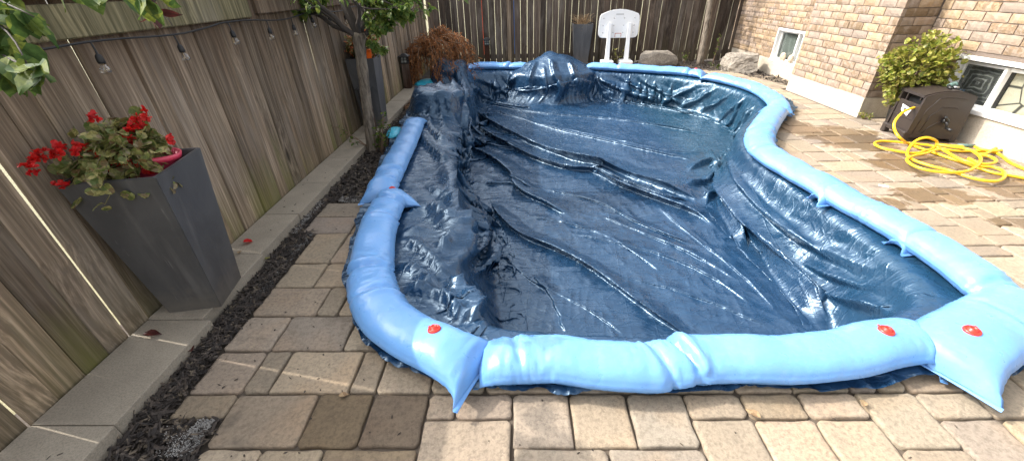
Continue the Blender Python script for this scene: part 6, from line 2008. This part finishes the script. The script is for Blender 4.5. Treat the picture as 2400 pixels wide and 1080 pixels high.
# ---- yellow-green shrub in a pot behind the hose reel
r = np.random.default_rng(14)
sb = empty('potted_shrub', (4.66, 4.98, 0), 0, 'round yellow-green shrub growing behind the hose reel box', 'shrub')
stm = []; P_, D_, S_ = [], [], []
for k in range(150):
    d = r.normal(0, 1, 3); d /= np.linalg.norm(d); c = np.array([-.06, -.06, .70]); e = c + d * np.array([.33, .30, .31]) * r.uniform(.75, 1.05)
    q = bent((r.normal(0, .03) - .02, r.normal(0, .03) - .02, .20), e, .03, 7, .008, r); stm.append((q, np.linspace(.005, .0018, 7), 4))
    for m_ in range(16): i = r.integers(4, 7); P_.append(q[i] + r.normal(0, .026, 3)); v_ = d * .8 + r.normal(0, .5, 3); D_.append(v_ / np.linalg.norm(v_)); S_.append(r.uniform(.028, .058))
for k in range(14):
    e = np.array([-.30 + r.normal(0, .05), -.16 + r.normal(0, .06), .33 + r.uniform(-.06, .12)]); q = bent((-.02, -.03, .3), e, .03, 7, .006, r); stm.append((q, np.linspace(.004, .0016, 7), 4))
    for m_ in range(8): i = r.integers(3, 7); P_.append(q[i] + r.normal(0, .015, 3)); v_ = r.normal(0, .6, 3); D_.append(v_ / np.linalg.norm(v_)); S_.append(r.uniform(.025, .045))
merge_tubes('stems', stm, M_STEMB, sb)
leaf_cloud('crown', np.array(P_), np.array(D_), np.array(S_), 'round', M_SHRUB, sb, r)
bm = bmesh.new()
bmesh.ops.create_cone(bm, cap_ends=True, segments=24, radius1=.10, radius2=.13, depth=.24, matrix=Matrix.Translation((.06, .02, .12)))
bm_obj('pot', bm, M_BLACK, sb, False)

# ---- dry grass in the back planter
r = np.random.default_rng(15)
dg = empty('dry_grass', tuple(PL3 + Vector((0, 0, .76))), 0, 'dry tan grass tuft in the planter at the back fence', 'dry plant')
stm = []
for k in range(130):
    a = r.uniform(0, 2 * math.pi); R_ = r.uniform(.02, .30); e = np.array([R_ * math.cos(a), R_ * math.sin(a), r.uniform(.10, .30)]) if r.random() < .8 else np.array([.26 * math.cos(a), .26 * math.sin(a), r.uniform(-.06, .08)])
    q = bent((r.normal(0, .05), r.normal(0, .05), 0), e, r.uniform(.02, .07), 7, .012, r); stm.append((q, np.linspace(.0045, .0015, 7), 4))
merge_tubes('blades', stm, M_DRY, dg)

# ---- slender leaning tree and weeds at the back right
r = np.random.default_rng(16)
st2 = empty('young_tree', (4.05, 9.55, -.03), 0, 'slender leaning young tree trunk before the back fence', 'tree')
q = catmull([(0, 0, 0), (.0, .03, .4), (.0, .08, .9), (-.01, .16, 1.6), (-.05, .2, 2.3)], 26)
tube_obj('trunk', q, np.linspace(.075, .05, 26) * (1 + .05 * r.normal(0, 1, 26)), M_TB, st2, 12)
br = []; P_, D_, S_ = [], [], []
for k in range(26):
    b = q[r.integers(18, 26)]; d = r.normal(0, 1, 3); d[2] = abs(d[2]); d /= np.linalg.norm(d); q2 = bent(b, b + d * r.uniform(.4, .9), -.04, 6, .01, r); br.append((q2, np.linspace(.014, .003, 6), 5))
    for m_ in range(12): i = r.integers(2, 6); P_.append(q2[i] + r.normal(0, .03, 3)); v_ = d * .4 + r.normal(0, .6, 3); D_.append(v_ / np.linalg.norm(v_)); S_.append(r.uniform(.05, .09))
merge_tubes('branches', br, M_BB, st2); leaf_cloud('crown', np.array(P_), np.array(D_), np.array(S_), 'oval', M_PEAR, st2, r)
def sprig(loc, hgt, n, label, seed, spread=.06, size=.045, mat=M_PEAR):
    r2 = np.random.default_rng(seed); o = empty('sprig', loc, 0, label, 'young plant', 'weeds and young plants in the beds'); s_ = []; P2, D2, S2 = [], [], []
    for k in range(n):
        q = bent((r2.normal(0, .01), r2.normal(0, .01), 0), (r2.normal(0, spread), r2.normal(0, spread), hgt * r2.uniform(.6, 1)), .01, 8, .006, r2); s_.append((q, np.linspace(.005, .0015, 8), 4))
        for m_ in range(10): i = r2.integers(3, 8); P2.append(q[i]); v_ = r2.normal(0, .7, 3); D2.append(v_ / np.linalg.norm(v_)); S2.append(r2.uniform(.6, 1.2) * size)
    merge_tubes('stems', s_, M_STEMB, o); leaf_cloud('leaves', np.array(P2), np.array(D2), np.array(S2), 'oval', mat, o, r2)
sprig((4.28, 9.45, -.03), .80, 3, 'upright leafy sapling beside the slender tree at the back', 1, .05, .05)
sprig((3.75, 9.75, -.03), .30, 4, 'low green weed between the long boulder and the slender tree', 2, .06, .04)
sprig((4.20, 9.05, -.03), .14, 4, 'small weed at the foot of the slender tree, near the pool', 3, .08, .045)
sprig((2.25, 9.95, -.03), .42, 4, 'yellowing plant behind the white hoop posts', 4, .12, .06, M_SHRUB)
sprig((4.50, 5.22, -.01), .10, 8, 'tiny weed at the corner of the house foundation', 5, .07, .03, M_SHRUB)
# ---- single fallen leaves and petals
def fallen(px, py, z, s, mat, label, cat='leaf', rz=0.0):
    V, F = TPL['petal' if cat == 'petal' else 'oval']; V = V.copy(); V[:, 2] *= 1.6; V[:, 2] -= V[:, 2].min()
    o = mesh_obj('fallen_' + cat, V * s, F, mat, None, True); o.location = (*G(px, py, z)[:2], z + .003); o.rotation_euler = (0, 0, rz); tag(o, label, cat)
fallen(572, 572, .07, .055, M_REDF, 'red begonia petal on the kerb behind the near planter', 'petal', .6)
fallen(562, 598, .07, .05, M_DRY, 'small tan leaf on the kerb next to the red petal', 'leaf', 2.0)
fallen(612, 618, .012, .07, M_SHRUB, 'yellow-green leaf lying on the mulch by the kerb', 'leaf', 1.2)
fallen(795, 932, .002, .045, M_DRY, 'curled tan leaf on the paver nearest the corner', 'leaf', .4)
fallen(2020, 957, .002, .05, M_DRY, 'small golden leaf on the paving at the lower right', 'leaf', .9)
fallen(1780, 985, .002, .06, M_DRY, 'tan leaf caught in a paver joint at the bottom', 'leaf', 2.2)
fallen(340, 790, .07, .08, M_PEARR, 'dark red leaf on the near kerb block against the fence', 'leaf', .2)
fallen(455, 830, .012, .075, M_PEARR, 'reddish leaf lying on the near mulch strip', 'leaf', 2.5)
